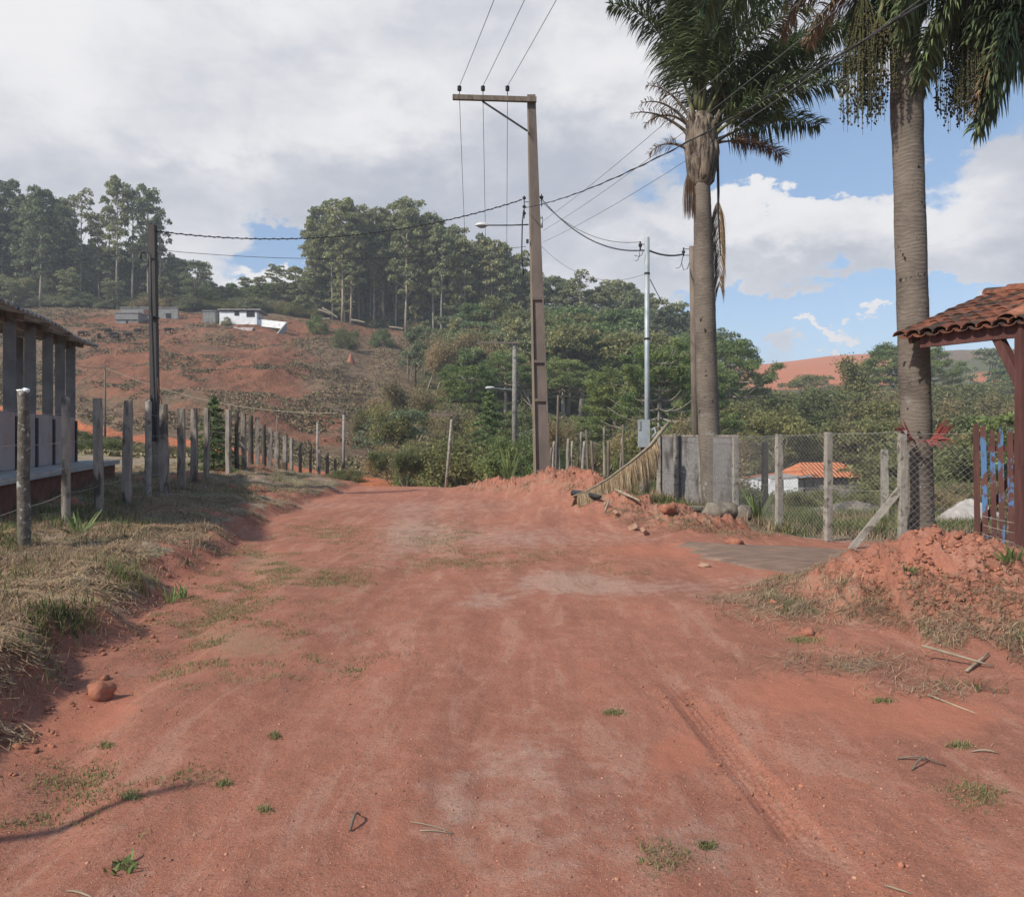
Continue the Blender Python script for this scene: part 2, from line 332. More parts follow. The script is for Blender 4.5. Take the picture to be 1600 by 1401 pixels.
M['white'] = mat('white_render', (.70, .72, .73), (.84, .85, .85), 1.2, 4, .1, rough=.9, c3=(.40, .38, .35), sc3=.8, th3=(.6, .8))
M['shedwall'] = mat('shed_wall', (.30, .255, .24), (.38, .33, .315), 1.6, 5, .2, rough=.93, stretch=(1, 1, 1), c3=(.30, .19, .15), sc3=.8, th3=(.5, .75))
M['shadedpillar'] = mat('shaded_shed_pillar', (.125, .12, .125), (.18, .175, .175), 3, 5, .2, rough=.93)  # darkened grey: the shade on the pillar faces is part of the colour
M['fibro'] = mat('fibre_cement_roof', (.26, .25, .235), (.38, .365, .35), 4, 6, .3, rough=.92, c3=(.12, .115, .105), sc3=3)
M['slab'] = mat('concrete_slab', (.27, .27, .27), (.36, .355, .35), 3, 6, .2, rough=.9)
M['sand'] = mat('pale_gravel', (.33, .30, .28), (.45, .42, .39), 6, 7, .6, rough=.97, dist=.04)
M['greyblock'] = mat('grey_block', (.17, .17, .165), (.25, .25, .24), 1.5, 5, .1, rough=.95)
M['dark'] = mat('dark_opening', (.015, .015, .017), (.03, .03, .032), 4, 2, 0)
M['hide'] = mat('dark_hide', (.018, .014, .013), (.035, .026, .022), 5, 3, 0, rough=.8)
M['bromel'] = mat('bromeliad_leaf', (.14, .035, .035), (.24, .065, .055), 5, 4, .1, rough=.6, island=.35)
M['gleaf'] = mat('green_blade', (.10, .15, .05), (.19, .23, .09), 5, 4, 0, rough=.6, island=.3, trans=.2)
M['barkpale'] = mat('pale_bark', (.22, .19, .155), (.36, .31, .255), 1.5, 5, 0, rough=.95, objrand=.3)
M['barkdry'] = mat('grey_branch', (.20, .17, .135), (.32, .28, .23), 1.5, 4, 0, rough=.95, objrand=.2)
M['barkdark'] = mat('dark_bark', (.06, .05, .04), (.11, .09, .07), 1.5, 5, 0, rough=.95, objrand=.2)
M['euc'] = leafmat('eucalyptus_leaf', (0.209, 0.235, 0.134), (0.356, 0.365, 0.201))
M['eucdark'] = leafmat('dark_eucalyptus_leaf', (0.150, 0.180, 0.121), (0.273, 0.297, 0.175))
M['broad'] = leafmat('broad_leaf', (0.105, 0.157, 0.069), (0.235, 0.295, 0.127))
M['olive'] = leafmat('olive_leaf', (0.131, 0.143, 0.066), (0.252, 0.257, 0.124))
M['dryleaf'] = leafmat('dry_brown_leaf', (0.229, 0.186, 0.113), (0.361, 0.293, 0.178))
M['arau'] = leafmat('araucaria_needle', (0.123, 0.184, 0.077), (0.268, 0.316, 0.125), objrand=.15)
M['con'] = leafmat('conifer_needle', (0.131, 0.192, 0.093), (0.268, 0.326, 0.151), objrand=.1)

def ringbark():
    m_ = bpy.data.materials.new('ringed_palm_bark'); m_.use_nodes = True; t = NT(m_.node_tree); b = m_.node_tree.nodes['Principled BSDF']
    co = t.new('ShaderNodeTexCoord').outputs['Object']
    s_ = t.new('ShaderNodeSeparateXYZ'); t.l.new(co, s_.inputs[0])
    ang = t.noise(co, 1.6, 4, .6); rz = t.m('ADD', s_.outputs[2], t.m('MULTIPLY', ang, .34))
    wv = t.m('SINE', t.m('MULTIPLY', rz, 2*math.pi/.062)); fine = t.noise(t.vmul(co, (4, 4, 28)), 1.6, 5, .6)
    lich = t.rng(t.noise(co, 5, 7, .7), .58, .66); hgt_ = t.rng(s_.outputs[2], 3.2, 1.2)
    col = t.mix(t.rng(t.noise(t.vmul(co, (1, 1, .8)), 1.3, 5), .35, .65), (.110, .090, .076), (.190, .156, .125))
    col = t.mix(t.rng(wv, .55, 1., 0, .4), col, (.08, .066, .056)); col = t.mix(t.rng(fine, .5, .7, 0, .55), col, (.26, .225, .185))
    col = t.mix(t.m('MULTIPLY', lich, t.m('MULTIPLY', hgt_, .8)), col, (.30, .31, .28))
    col = t.mix(t.rng(t.noise(t.vmul(co, (1.4, 1.4, 1)), 5.2, 3), .655, .69), col, (.03, .025, .022))
    t.put(b.inputs['Base Color'], col); b.inputs['Roughness'].default_value = .93; b.inputs['Specular IOR Level'].default_value = .2
    bn = t.new('ShaderNodeBump'); bn.inputs['Strength'].default_value = .4; bn.inputs['Distance'].default_value = .018
    t.put(bn.inputs['Height'], t.m('ADD', t.m('MULTIPLY', wv, .16), t.m('ADD', fine, t.noise(co, 14, 5)))); t.l.new(bn.outputs[0], b.inputs['Normal'])
    return m_
M['palmtrunk'] = ringbark()

def groundmat():
    m_ = bpy.data.materials.new('red_earth'); m_.use_nodes = True; t = NT(m_.node_tree); b = m_.node_tree.nodes['Principled BSDF']
    co = t.new('ShaderNodeTexCoord').outputs['Object']; at = t.new('ShaderNodeAttribute', attribute_name='mask')
    s_ = t.new('ShaderNodeSeparateColor'); t.l.new(at.outputs['Color'], s_.inputs[0])
    lit_, pale, turf = s_.outputs[0], s_.outputs[1], s_.outputs[2]; silt = at.outputs['Alpha']
    cs = t.vmul(co, (1, .45, 1))
    big = t.noise(cs, .8, 6, .6, .5); mid = t.noise(co, 5, 7, .65); fine = t.noise(co, 55, 5, .7); grit = t.noise(co, 160, 3, .7)
    col = t.mix(t.rng(big, .35, .65), (0.364, 0.143, 0.091), (0.289, 0.118, 0.078))
    col = t.mix(t.rng(mid, .42, .68, 0, .6), col, (0.399, 0.185, 0.127))
    ps = t.m('ADD', pale, t.m('MULTIPLY', t.m('SUBTRACT', mid, .5), 1.1))
    ps = t.m('ADD', ps, t.m('MULTIPLY', t.m('SUBTRACT', fine, .5), .7)); col = t.mix(t.rng(ps, .22, .72, 0, .85), col, (0.409, 0.271, 0.208))
    stk = t.noise(t.vmul(co, (2.6, .5, 1)), 1.6, 7, .65, .8); col = t.mix(t.rng(stk, .50, .64, 0, .5), col, (0.254, 0.109, 0.073)); col = t.mix(t.rng(stk, .48, .36, 0, .45), col, (0.417, 0.240, 0.175))
    col = t.mix(t.m('MULTIPLY', t.rng(fine, .49, .66), .72), col, (0.178, 0.083, 0.058))
    col = t.mix(t.m('MULTIPLY', t.rng(grit, .56, .70), .6), col, (0.600, 0.512, 0.419))
    col = t.mix(t.rng(t.m('ADD', silt, t.m('MULTIPLY', t.m('SUBTRACT', mid, .5), .5)), .4, .7, 0, .85), col, (0.409, 0.161, 0.102))
    tf = t.rng(t.m('ADD', turf, t.m('MULTIPLY', t.m('SUBTRACT', t.noise(co, 9, 6, .7), .5), 1.2)), .45, .85)
    col = t.mix(t.m('MULTIPLY', tf, .42), col, (0.281, 0.214, 0.130))
    lt = t.noise(t.vmul(co, (1, 1, 1)), 22, 6, .7, 1.5); lc = t.mix(t.rng(lt, .38, .62), (0.192, 0.136, 0.096), (0.360, 0.281, 0.204))
    lc = t.mix(t.rng(t.noise(co, 1.2, 4), .42, .62), lc, t.mix(t.rng(lt, .4, .6), (0.120, 0.110, 0.062), (0.251, 0.220, 0.135)))
    col = t.mix(t.rng(t.m('ADD', lit_, t.m('MULTIPLY', t.m('SUBTRACT', mid, .5), .6)), .35, .65), col, lc)
    t.put(b.inputs['Base Color'], col); b.inputs['Roughness'].default_value = .97; b.inputs['Specular IOR Level'].default_value = .12
    bn = t.new('ShaderNodeBump'); bn.inputs['Strength'].default_value = .85; bn.inputs['Distance'].default_value = .02
    h = t.m('ADD', t.m('MULTIPLY', mid, 1.2), t.m('ADD', t.m('MULTIPLY', fine, .55), t.m('MULTIPLY', grit, .3))); t.put(bn.inputs['Height'], h)
    t.l.new(bn.outputs[0], b.inputs['Normal']); return m_
M['earth'] = groundmat()
def hillmat():
    m_ = bpy.data.materials.new('scrubby_hillside'); m_.use_nodes = True; t = NT(m_.node_tree); b = m_.node_tree.nodes['Principled BSDF']
    co = t.new('ShaderNodeTexCoord').outputs['Object']; at = t.new('ShaderNodeAttribute', attribute_name='mask')
    s_ = t.new('ShaderNodeSeparateColor'); t.l.new(at.outputs['Color'], s_.inputs[0])
    n_a = t.noise(co, .09, 7, .65); n_b = t.noise(co, .7, 6, .7); n_c = t.noise(co, 3., 5, .7)
    grs = t.mix(t.rng(n_b, .38, .62), (.130, .088, .056), (.225, .150, .098)); grs = t.mix(t.rng(n_c, .42, .62, 0, .6), grs, (.20, .155, .10))
    red = t.mix(t.rng(n_b, .35, .65), (0.200, 0.090, 0.054), (0.288, 0.128, 0.078)); red = t.mix(t.rng(n_c, .5, .65, 0, .6), red, (.12, .07, .042))
    f = t.m('ADD', s_.outputs[0], t.m('ADD', t.m('MULTIPLY', t.m('SUBTRACT', n_a, .5), 1.3), t.m('MULTIPLY', t.m('SUBTRACT', n_b, .5), 1.1)))
    col = t.mix(t.rng(f, .18, .70), grs, red); col = t.mix(t.rng(t.noise(t.vmul(co, (1.6, .5, 1)), .45, 7, .7, 1.), .50, .62, 0, .55), col, (.105, .062, .042))
    col = t.mix(t.rng(t.m('ADD', s_.outputs[1], t.m('MULTIPLY', t.m('SUBTRACT', n_b, .5), .7)), .35, .65), col, t.mix(n_c, (.075, .085, .038), (.14, .13, .065)))
    col = t.mix(t.rng(s_.outputs[2], .3, .7), col, t.mix(t.rng(n_c, .3, .7), (.42, .145, .070), (.50, .185, .095)))
    t.put(b.inputs['Base Color'], col); b.inputs['Roughness'].default_value = .98; b.inputs['Specular IOR Level'].default_value = .1
    bn = t.new('ShaderNodeBump'); bn.inputs['Strength'].default_value = .7; bn.inputs['Distance'].default_value = .5
    t.put(bn.inputs['Height'], t.m('ADD', t.m('MULTIPLY', n_b, 2.2), t.m('MULTIPLY', n_c, .8))); t.l.new(bn.outputs[0], b.inputs['Normal']); return m_
M['hill'] = hillmat()
#SPLIT#

# ------------------------------------------------------------------ ground
def axis(lo, flo, fhi, hi, fine, coarse):
    a = np.arange(flo, fhi, fine); l = []; x = flo
    while x > lo: x -= coarse; l.append(x)
    r = []; x = a[-1]
    while x < hi: x += coarse; r.append(x)
    return np.array(l[::-1]+list(a)+r)
def grid_faces(nx, ny):
    i = np.arange(nx-1); j = np.arange(ny-1); I, J = np.meshgrid(i, j); a = (J*nx+I).ravel()
    return np.stack([a, a+1, a+1+nx, a+nx], 1)
def img(x, y, z):
    yc = np.maximum(y, 1.0); return CX+F*x/yc, HY-F*(z-CH)/yc
def gs(px, py, lst):
    s_ = 0
    for (a, b, c, d_, k) in lst: s_ = s_+k*np.exp(-((px-a)/c)**2-((py-b)/d_)**2)
    return s_
TURF = [(340, 970, 90, 60, .55), (450, 900, 110, 35, .6), (500, 830, 70, 22, .55), (430, 1010, 130, 28, .6), (520, 1045, 80, 12, .5), (120, 1215, 50, 30, .6), (250, 1215, 70, 14, .6),
        (20, 1280, 90, 12, .55), (185, 1290, 50, 20, .6), (690, 835, 60, 22, .5), (720, 880, 80, 12, .4), (1000, 885, 60, 10, .5), (400, 870, 60, 20, .5), (560, 920, 60, 14, .45), (1020, 1340, 60, 20, .35),
        (820, 870, 150, 14, .25), (300, 1060, 70, 12, .5), (1540, 1240, 50, 20, .35)]
TUFTB = [(205, 1245, 25, 8), (190, 1352, 22, 8), (430, 1150, 14, 6), (415, 1265, 16, 6), (165, 1165, 18, 6), (350, 1225, 20, 6), (958, 1113, 24, 6), (1105, 1322, 18, 8), (1380, 1095, 30, 5), (1500, 1165, 30, 6), (1255, 1000, 40, 8)]
def near_masks(x, y, z):
    px, py = img(x, y, z); dl = xl(y)+.34*fbm(y*1.5, x*0+2, 4, 4)-x
    be = berm(x, y)+heap(x, y)
    lit_ = ss(dl+.5*fbm(x*2.2, y*2.2, 14, 3), .2, .6)*(1-.85*ss(fbm(x*.9, y*.9, 15, 3), .16, .3))
    verge = ss(x-np.interp(y, [0, 8, 12, 13.4, 15.5, 17, 20.5, 22.5, 25], [9, 9, 7, 4.0, 3.3, 2.8, 1.7, 1.0, -.4]), 0, .4)
    lit_ = np.maximum(lit_, verge*.9); lit_ = lit_*(1-.9*ss(be, .12, .3)*(x > -3)) 
    lit_ = np.maximum(lit_, ss(be, .06, .16)*(1-ss(be, .25, .45))*.42)
    lit_ = np.maximum(lit_, .5*np.exp(-((px-1330)/120)**2-((py-1040)/30)**2))
    pale = gs(px, py, [(840, 1180, 150, 70, .28), (870, 1320, 250, 140, .38), (700, 1260, 80, 60, .25), (1130, 1330, 120, 60, .3), (880, 905, 80, 18, .75), (760, 940, 60, 18, .55), (990, 920, 160, 16, .55),
                       (640, 830, 60, 30, .6), (780, 840, 130, 30, .5), (600, 880, 80, 30, .35), (650, 970, 90, 24, .25), (480, 790, 80, 8, .3), (700, 790, 200, 14, .4), (1180, 940, 90, 10, .35), (980, 840, 120, 16, .35), (400, 1330, 200, 90, .15), (1200, 905, 100, 14, .4)])
    turf = gs(px, py, TURF)*(1-ss(dl, -.2, .1))
    silt = gs(px, py, [(1060, 1180, 60, 40, .9), (1250, 1080, 170, 60, .7), (150, 1110, 130, 50, .7), (250, 1000, 90, 30, .5), (60, 1180, 90, 50, .6), (620, 1330, 70, 90, .55), (600, 1230, 60, 60, .35), (1050, 860, 200, 20, .7), (1180, 950, 130, 30, .6), (1500, 1120, 120, 50, .7), (1350, 1180, 90, 60, .4), (560, 1120, 150, 50, .3), (600, 790, 70, 10, .5), (760, 1010, 220, 40, .4), (1400, 1320, 200, 60, .4), (80, 1320, 120, 60, .4)])
    silt = np.maximum(silt*(1-ss(dl, 0, .2)), ss(be, .10, .3)*.30)
    return np.stack([lit_, np.clip(pale, 0, 1), np.clip(turf, 0, 1), np.clip(silt, 0, 1)], 1)

X = axis(-17, -3.6, 5.6, 13, .0135, .05); ys = [1.9]
while ys[-1] < 31: ys.append(ys[-1]+max(.008, ys[-1]*.0040))
Y = np.array(ys); gx, gy = np.meshgrid(X, Y); gx = gx.ravel(); gy = gy.ravel(); gz = H_(gx, gy)
msk = near_masks(gx, gy, gz); FF = grid_faces(len(X), len(Y)); VV = np.stack([gx, gy, gz], 1)
cxm = gx[FF].mean(1); cym = gy[FF].mean(1)
rr = np.interp(cym, [0, 4.5, 5.5, 7.6, 9.5, 12.6, 14.7, 19.3, 23, 25, 31], [4.2, 3.6, 2.8, 2.3, 2.7, 2.6, 1.9, .8, -.6, -1.0, 1.5])
isroad = (cxm > xl(cym)) & (cxm < rr)
def part_mesh(name, sel, **k):
    f = FF[sel]; u, inv = np.unique(f, return_inverse=True); o = nmesh(name, VV[u], inv.reshape(f.shape), M['earth'], smooth=True, mask=msk[u])
    return tag(o, kind='structure', **k)
part_mesh('road', isroad, label='wide red dirt road with wheel ruts and thin grass running over a crest', cat='road')
part_mesh('ground', ~isroad, label='roadside ground with dead grass bank on the left and earth heaps on the right', cat='ground')
X0, X1, Y0, Y1 = X[0], X[-1], Y[0], Y[-1]

TRACK = [P(620, 765, 41), P(600, 756, 45), P(585, 752, 48), P(545, 741, 51), P(500, 737, 52), P(450, 725, 54), P(400, 716, 57), P(360, 708, 60), P(200, 682, 68), P(130, 665, 74), P(0, 655, 80), P(-200, 650, 84)]
TRACK = [(p.x, p.y) for p in TRACK]; TRACK = [(-1.5, 31), (-2.4, 35)]+[(-5.0, 41)]+TRACK[1:]
def hs(lo, f0, f1, hi, st, g):
    a = list(np.arange(f0, f1, st)); s1 = st; x = a[-1]; r = []
    while x < hi: s1 *= g; x += s1; r.append(x)
    s1 = st; x = f0; l = []
    while x > lo: s1 *= g; x -= s1; l.append(x)
    return np.array(l[::-1]+a+r)
X = hs(-900, -60, 50, 900, .55, 1.028); Y = hs(-60, 0, 100, 1500, .55, 1.022)
gx, gy = np.meshgrid(X, Y); gx = gx.ravel(); gy = gy.ravel(); gz = H_(gx, gy)
inr = (gx > X0+.02) & (gx < X1-.02) & (gy > Y0+.02) & (gy < Y1-.02); gz = gz-inr*.16
px, py = img(gx, gy, gz); dt, _ = seg_dist(gx, gy, TRACK)
n_ = fbm(gx/9, gy/9, 77, 4); trk = 1-ss(dt, 1.2, 2.3)
redm = gs(px, py, [(200, 560, 110, 45, .75), (220, 605, 90, 20, .4), (420, 600, 90, 45, .7), (480, 660, 80, 24, .8), (330, 520, 200, 22, .35), (160, 500, 120, 14, .5), (290, 497, 40, 8, .9), (430, 508, 60, 8, .9), (560, 515, 120, 16, .55), (350, 560, 90, 20, .45), (520, 690, 90, 10, .6), (230, 640, 130, 20, .3), (430, 560, 60, 30, .4)])
redm = redm*(gy > 55) + ((gy < 31) & (gy > -60))*0.0
field = ss(gy, 290, 330)*ss(px, 1080, 1140)*(1-ss(px, 1400, 1430)) + gs(px, py, [(1560, 590, 60, 12, .9)])*(gy > 200)
grn = (gy < 60)*(1-trk)*.35 + ss(px, 600, 680)*ss(gy, 55, 60)*.7*(gy < 380) + ss(gx, 4, 6)*(gy < 45)*.5
m4 = np.stack([redm, grn, np.clip(trk+field, 0, 1), trk*0], 1)
FF = grid_faces(len(X), len(Y)); VV = np.stack([gx, gy, gz], 1)
keep = ~((gx[FF] > X0+.6) & (gx[FF] < X1-.6) & (gy[FF] > Y0+.3) & (gy[FF] < Y1-.6)).all(1)
ist = (dt[FF] < 2.0).all(1) & (gy[FF].mean(1) > 33); isf = gy[FF].mean(1) > 92
for nm, sel, lb in (('terrain', keep & ~ist & ~isf, 'valley floor of rough grass below the road crest'), ('track', keep & ist, 'orange dirt track curving left in the valley beyond the crest'), ('hillside', keep & isf & ~ist, 'reddish scrubby hillside with a far red ploughed field on the right')):
    f = FF[sel]; u, inv = np.unique(f, return_inverse=True)
    tag(nmesh(nm, VV[u], inv.reshape(f.shape), M['hill'], smooth=True, mask=m4[u]), lb, {'terrain': 'ground', 'track': 'dirt track', 'hillside': 'hill'}[nm], kind='structure')

# concrete driveway
poly = [(2.55, 12.6), (3.6, 12.55), (5.9, 11.75), (7.3, 11.3), (8.6, 10.5), (9.2, 8.6), (6.4, 8.5), (4.8, 8.75), (3.3, 9.7), (2.6, 11.2)]
dm = mat('brown_driveway', (.150, .098, .074), (.225, .152, .115), 3, 7, .35, bsc=30, rough=.95, stretch=(1, 2.5, 1), c3=(.26, .17, .12), sc3=1.2, th3=(.5, .7), dist=.01)
rq = random.Random(2); pp = []
for a, b in zip(poly, poly[1:]+poly[:1]):
    for k in range(6): f = k/6; pp.append((a[0]+(b[0]-a[0])*f+rq.uniform(-.09, .09), a[1]+(b[1]-a[1])*f+rq.uniform(-.12, .12)))
poly = pp; me = MB(); n = len(poly); cx_, cy_ = 5.6, 10.4
rings = []
for k in (1.03, .95, .7, .4): rings.append([(cx_+(p[0]-cx_)*k, cy_+(p[1]-cy_)*k) for p in poly])
for ri, r_ in enumerate(rings):
    for p in r_: me.v.append(Vector((p[0], p[1], H(*p)*.3+(-.08 if ri == 0 else (.015 if ri == 1 else .06))+.03*math.sin(p[0]))))
for ri in range(3):
    for k in range(n): me.f.append((ri*n+k, ri*n+(k+1) % n, (ri+1)*n+(k+1) % n, (ri+1)*n+k))
me.f.append(tuple(3*n+k for k in range(n)))
tag(me.build('driveway', dm, smooth=False), 'brown concrete driveway ramp in front of the chain link fence', 'driveway', kind='structure')

# ------------------------------------------------------------------ scatter helpers (ground cover)
rng = np.random.default_rng(7)
def hnear(x, y): return H_(x, y)
def blades(name, x, y, L, wd, lean, m_, seg=2, flat=False, z=None, curl=.5):
    n = len(x); z = H_(x, y) if z is None else z
    az = rng.uniform(0, 2*np.pi, n); dx, dy = np.cos(az), np.sin(az); sx, sy = -dy, dx
    L = L*rng.uniform(.5, 1.3, n); wd = wd*rng.uniform(.6, 1.3, n); le = lean*rng.uniform(.2, 1.4, n)
    vs = []
    for k in range(seg+1):
        t = k/seg; w_ = wd*(1-t**1.6)*.5+.0002
        if flat:
            cx_ = x+dx*L*(t-.5); cy_ = y+dy*L*(t-.5); cz = z+.006+L*rng.uniform(-.02, .12, n)*(1 if k else .3)+L*.10*math.sin(math.pi*t)
        else:
            h = L*t*np.cos(le*t); rr_ = L*t*np.sin(le*(.4+curl*t)); cx_ = x+dx*rr_; cy_ = y+dy*rr_; cz = z+h-.005
        vs.append(np.stack([cx_-sx*w_, cy_-sy*w_, cz], 1)); vs.append(np.stack([cx_+sx*w_, cy_+sy*w_, cz], 1))
    Vv = np.stack(vs, 1).reshape(-1, 3); b = (np.arange(n)*2*(seg+1))[:, None]
    Ff = np.concatenate([b+np.array([[2*k, 2*k+1, 2*k+3, 2*k+2]]) for k in range(seg)], 0)
    return nmesh(name, Vv, Ff, m_)
def sample(n, x0, x1, y0, y1, f, power=.6):
    """rejection sampling with density falling with distance"""
    xs, ys_ = [], []
    for _ in range(26):
        u = rng.uniform(0, 1, n); y = (y0**power+u*(y1**power-y0**power))**(1/power); x = y*rng.uniform(-.76, .76, n); k = (x > x0) & (x < x1); x = x[k]; y = y[k]
        k = rng.uniform(0, 1, len(x)) < f(x, y); xs.append(x[k]); ys_.append(y[k])
        if sum(map(len, xs)) >= n: break
    x = np.concatenate(xs)[:n]; y = np.concatenate(ys_)[:n]; return x, y
def vis(x, y): return np.abs(x/y) < .75
def dlf(x, y): return xl(y)+.34*fbm(y*1.5, x*0+2, 4, 4)-x
x, y = sample(650, -3.4, 4.5, 2.7, 12, lambda x, y: (x > xl(y))*(.12+.8*ss(x, .8, 3.4)+.5*ss(-x, 1.6, 3.2)))
tag(blades('scattered_straws', x, y, .045, .003, 1.2, M['straw'], flat=True), 'tiny straws and dead leaf bits blown over the dirt road', 'straw', kind='stuff')
# flattened dead grass on the left bank, and standing tufts
x, y = sample(110000, -12, -2.4, 2.6, 27, lambda x, y: vis(x, y)*ss(dlf(x, y)+.4*fbm(x*2.2, y*2.2, 14, 3), .05, .5)*(.12+.9*ss(fbm(x*1.2, y*1.2, 61, 3), -.22, .2))*(1-.75*ss(fbm(x*.9, y*.9, 15, 3), .16, .3)))
tag(blades('dead_grass_litter', x, y, .17, .006, 1.2, M['thatch'], flat=True), 'flattened dead grass stalks matted over the left roadside bank', 'dead grass', kind='stuff')
x, y = sample(16000, -12, -2.5, 3, 30, lambda x, y: vis(x, y)*ss(dlf(x, y), .0, .3)*(.06+.9*ss(fbm(x*.9, y*.9, 63, 3), .0, .3)))
tag(blades('dry_grass', x, y, .075, .006, .9, M['straw']), 'thin standing dry grass on the left roadside bank', 'dry grass', kind='stuff')
def leftgreen(x, y):
    px, py = img(x, y, H_(x, y)); g = gs(px, py, [(60, 970, 90, 40, 1.), (190, 920, 45, 30, 1.2), (100, 1000, 120, 40, .6), (20, 800, 60, 60, 1), (130, 800, 110, 40, .9), (290, 905, 30, 18, .6), (80, 1090, 40, 25, .6), (200, 760, 120, 20, .35), (380, 770, 80, 14, .6), (460, 740, 90, 16, .3), (20, 870, 60, 40, .4)])
    return vis(x, y)*ss(dlf(x, y), .05, .3)*g*ss(fbm(x*2.3, y*2.3, 65, 3), .05, .3)
x, y = sample(11000, -13, -2.5, 3, 26, leftgreen)
tag(blades('green_grass', x, y, .17, .009, .8, M['grass'], seg=3), 'green grass tufts growing on the left bank and round the fence posts', 'grass', kind='stuff')
# short turf in the road and small weeds
def rturf(x, y):
    px, py = img(x, y, H_(x, y)); g = 1.2*gs(px, py, TURF); g2 = gs(px, py, [(a, b, c*.5, d_*.6, 1.6) for a, b, c, d_ in TUFTB])
    return vis(x, y)*(x > xl(y))*np.clip(g*ss(fbm(x*3.2, y*3.2, 67, 4)+.35*fbm(x*.9, y*.9, 68, 2), -.2, .35)*.75+g2, 0, 1)
x, y = sample(120000, -5.5, 4, 2.7, 25, rturf)
tag(blades('turf', x, y, .032, .005, 1.3, M['turf']), 'short green turf patches spreading into the dirt road from the left', 'turf', kind='stuff')
# straw and weeds on the heaps and the right verge
def heapf(x, y):
    be = berm(x, y)+heap(x, y); px, py = img(x, y, H_(x, y))
    return vis(x, y)*np.clip(ss(be, .03, .12)*(1-.45*ss(be, .32, .5))*ss(fbm(x*2, y*2, 71, 3), -.2, .25)+gs(px, py, [(1330, 1035, 110, 16, .28), (1480, 1075, 90, 12, .22), (1240, 960, 60, 16, .2)]), 0, 1)*(x > -2)
x, y = sample(27000, -2, 9, 4.5, 26, heapf)
tag(blades('straw_litter', x, y, .15, .004, 1.2, M['straw'], flat=True), 'pale straw and dead stalks strewn over the red earth heaps', 'straw', kind='stuff')
x, y = sample(9000, -2, 9, 4.5, 26, lambda x, y: heapf(x, y)*ss(fbm(x*3.1, y*3.1, 73, 3), .05, .25))
tag(blades('weeds', x, y, .09, .008, 1.0, M['grass']), 'small green weeds growing on the red earth heaps', 'weeds', kind='stuff')
def vergef(x, y):
    v = ss(x-np.interp(y, [0, 8, 12, 13.4, 15.5, 17, 20.5, 22.5, 25, 30], [9, 9, 7, 4.2, 3.6, 3.1, 2.1, 1.3, -.2, 0]), 0, .3)
    return v*vis(x, y)*(.35+.65*ss(fbm(x, y, 75, 3), -.1, .25))
x, y = sample(34000, -1, 16, 12, 30, vergef)
tag(blades('verge_grass', x, y, .22, .012, .8, M['straw']), 'rough dry grass on the verge and yard behind the earth heaps', 'dry grass', kind='stuff')
x, y = sample(26000, -1.5, 16, 12.5, 30, lambda x, y: vergef(x, y)*ss(fbm(x*.7+3, y*.7, 79, 3)+.25*(x < 3), -.02, .2))
tag(blades('verge_weeds', x, y, .30, .016, .8, M['grass'], seg=3), 'green weeds round the poles and fences on the right verge', 'weeds', kind='stuff')
x, y = sample(500, -12, -2.5, 3, 26, lambda x, y: vis(x, y)*ss(dlf(x, y), .05, .3)*ss(fbm(x*1.3, y*1.3, 86, 2), .0, .3))
k = 26; tx = np.repeat(x, k)+rng.normal(0, .045, len(x)*k); ty = np.repeat(y, k)+rng.normal(0, .045, len(x)*k)
tag(blades('tussocks', tx, ty, .15, .005, 1.25, M['straw'], seg=3), 'ragged tussocks of long bleached grass on the left bank', 'dry grass', kind='stuff')
x, y = sample(170, -2, 9, 4.5, 26, lambda x, y: heapf(x, y)*ss(fbm(x*2.1, y*2.1, 87, 2), -.1, .2))
k = 24; tx = np.repeat(x, k)+rng.normal(0, .05, len(x)*k); ty = np.repeat(y, k)+rng.normal(0, .05, len(x)*k)
tag(blades('heap_tussocks', tx, ty, .12, .005, 1.35, M['straw'], seg=3), 'bleached roots and grass clumps sticking out of the earth heaps', 'dry grass', kind='stuff')
# clods and pebbles
def clods(name, x, y, r, m_, label, cat):
    n = len(x); z = H_(x, y); t = np.array([(math.sin(a)*math.cos(b), math.sin(a)*math.sin(b), math.cos(a)) for a, b in [(0, 0)]+[(1.15, k*1.2566) for k in range(5)]+[(2.05, k*1.2566+.6) for k in range(5)]+[(math.pi, 0)]])
    f = [(0, 1+k, 1+(k+1) % 5) for k in range(5)]+[(1+k, 6+k, 1+(k+1) % 5) for k in range(5)]+[(1+(k+1) % 5, 6+k, 6+(k+1) % 5) for k in range(5)]+[(6+k, 11, 6+(k+1) % 5) for k in range(5)]
    rad = r*np.minimum(rng.lognormal(0, .5, n), 3.2); s_ = rng.uniform(.55, 1.35, (n, 1, 3)); Vv = t[None]*rng.uniform(.6, 1.3, (n, 12, 1))*s_*rad[:, None, None]
    Vv[:, :, 0] += x[:, None]; Vv[:, :, 1] += y[:, None]; Vv[:, :, 2] = Vv[:, :, 2]*.8+z[:, None]+(rad*.2)[:, None]
    Ff = (np.arange(n)*12)[:, None, None]+np.array(f)[None]
    tag(nmesh(name, Vv.reshape(-1, 3), Ff.reshape(-1, 3), m_), label, cat, kind='stuff')
x, y = sample(4200, -2, 9, 4.5, 26, lambda x, y: vis(x, y)*(x > -2)*ss(berm(x, y)+heap(x, y), .10, .4)*ss(fbm(x*1.7, y*1.7, 81, 3), -.1, .3))
clods('dirt_clods', x, y, .0145, M['clod'], 'broken red clay clods lying on the earth heaps at the right', 'clods')
x, y = sample(9000, -3.2, 4.5, 2.6, 14, lambda x, y: vis(x, y)*(x > xl(y))*(.25+.7*ss(fbm(x*1.1, y*1.1, 83, 3), -.1, .3)))
clods('pebbles', x, y, .0028, mat('pebble', (.24, .11, .075), (.42, .23, .165), 9, 2, 0, island=.4), 'small pebbles and crumbs scattered over the dirt road surface', 'pebbles')
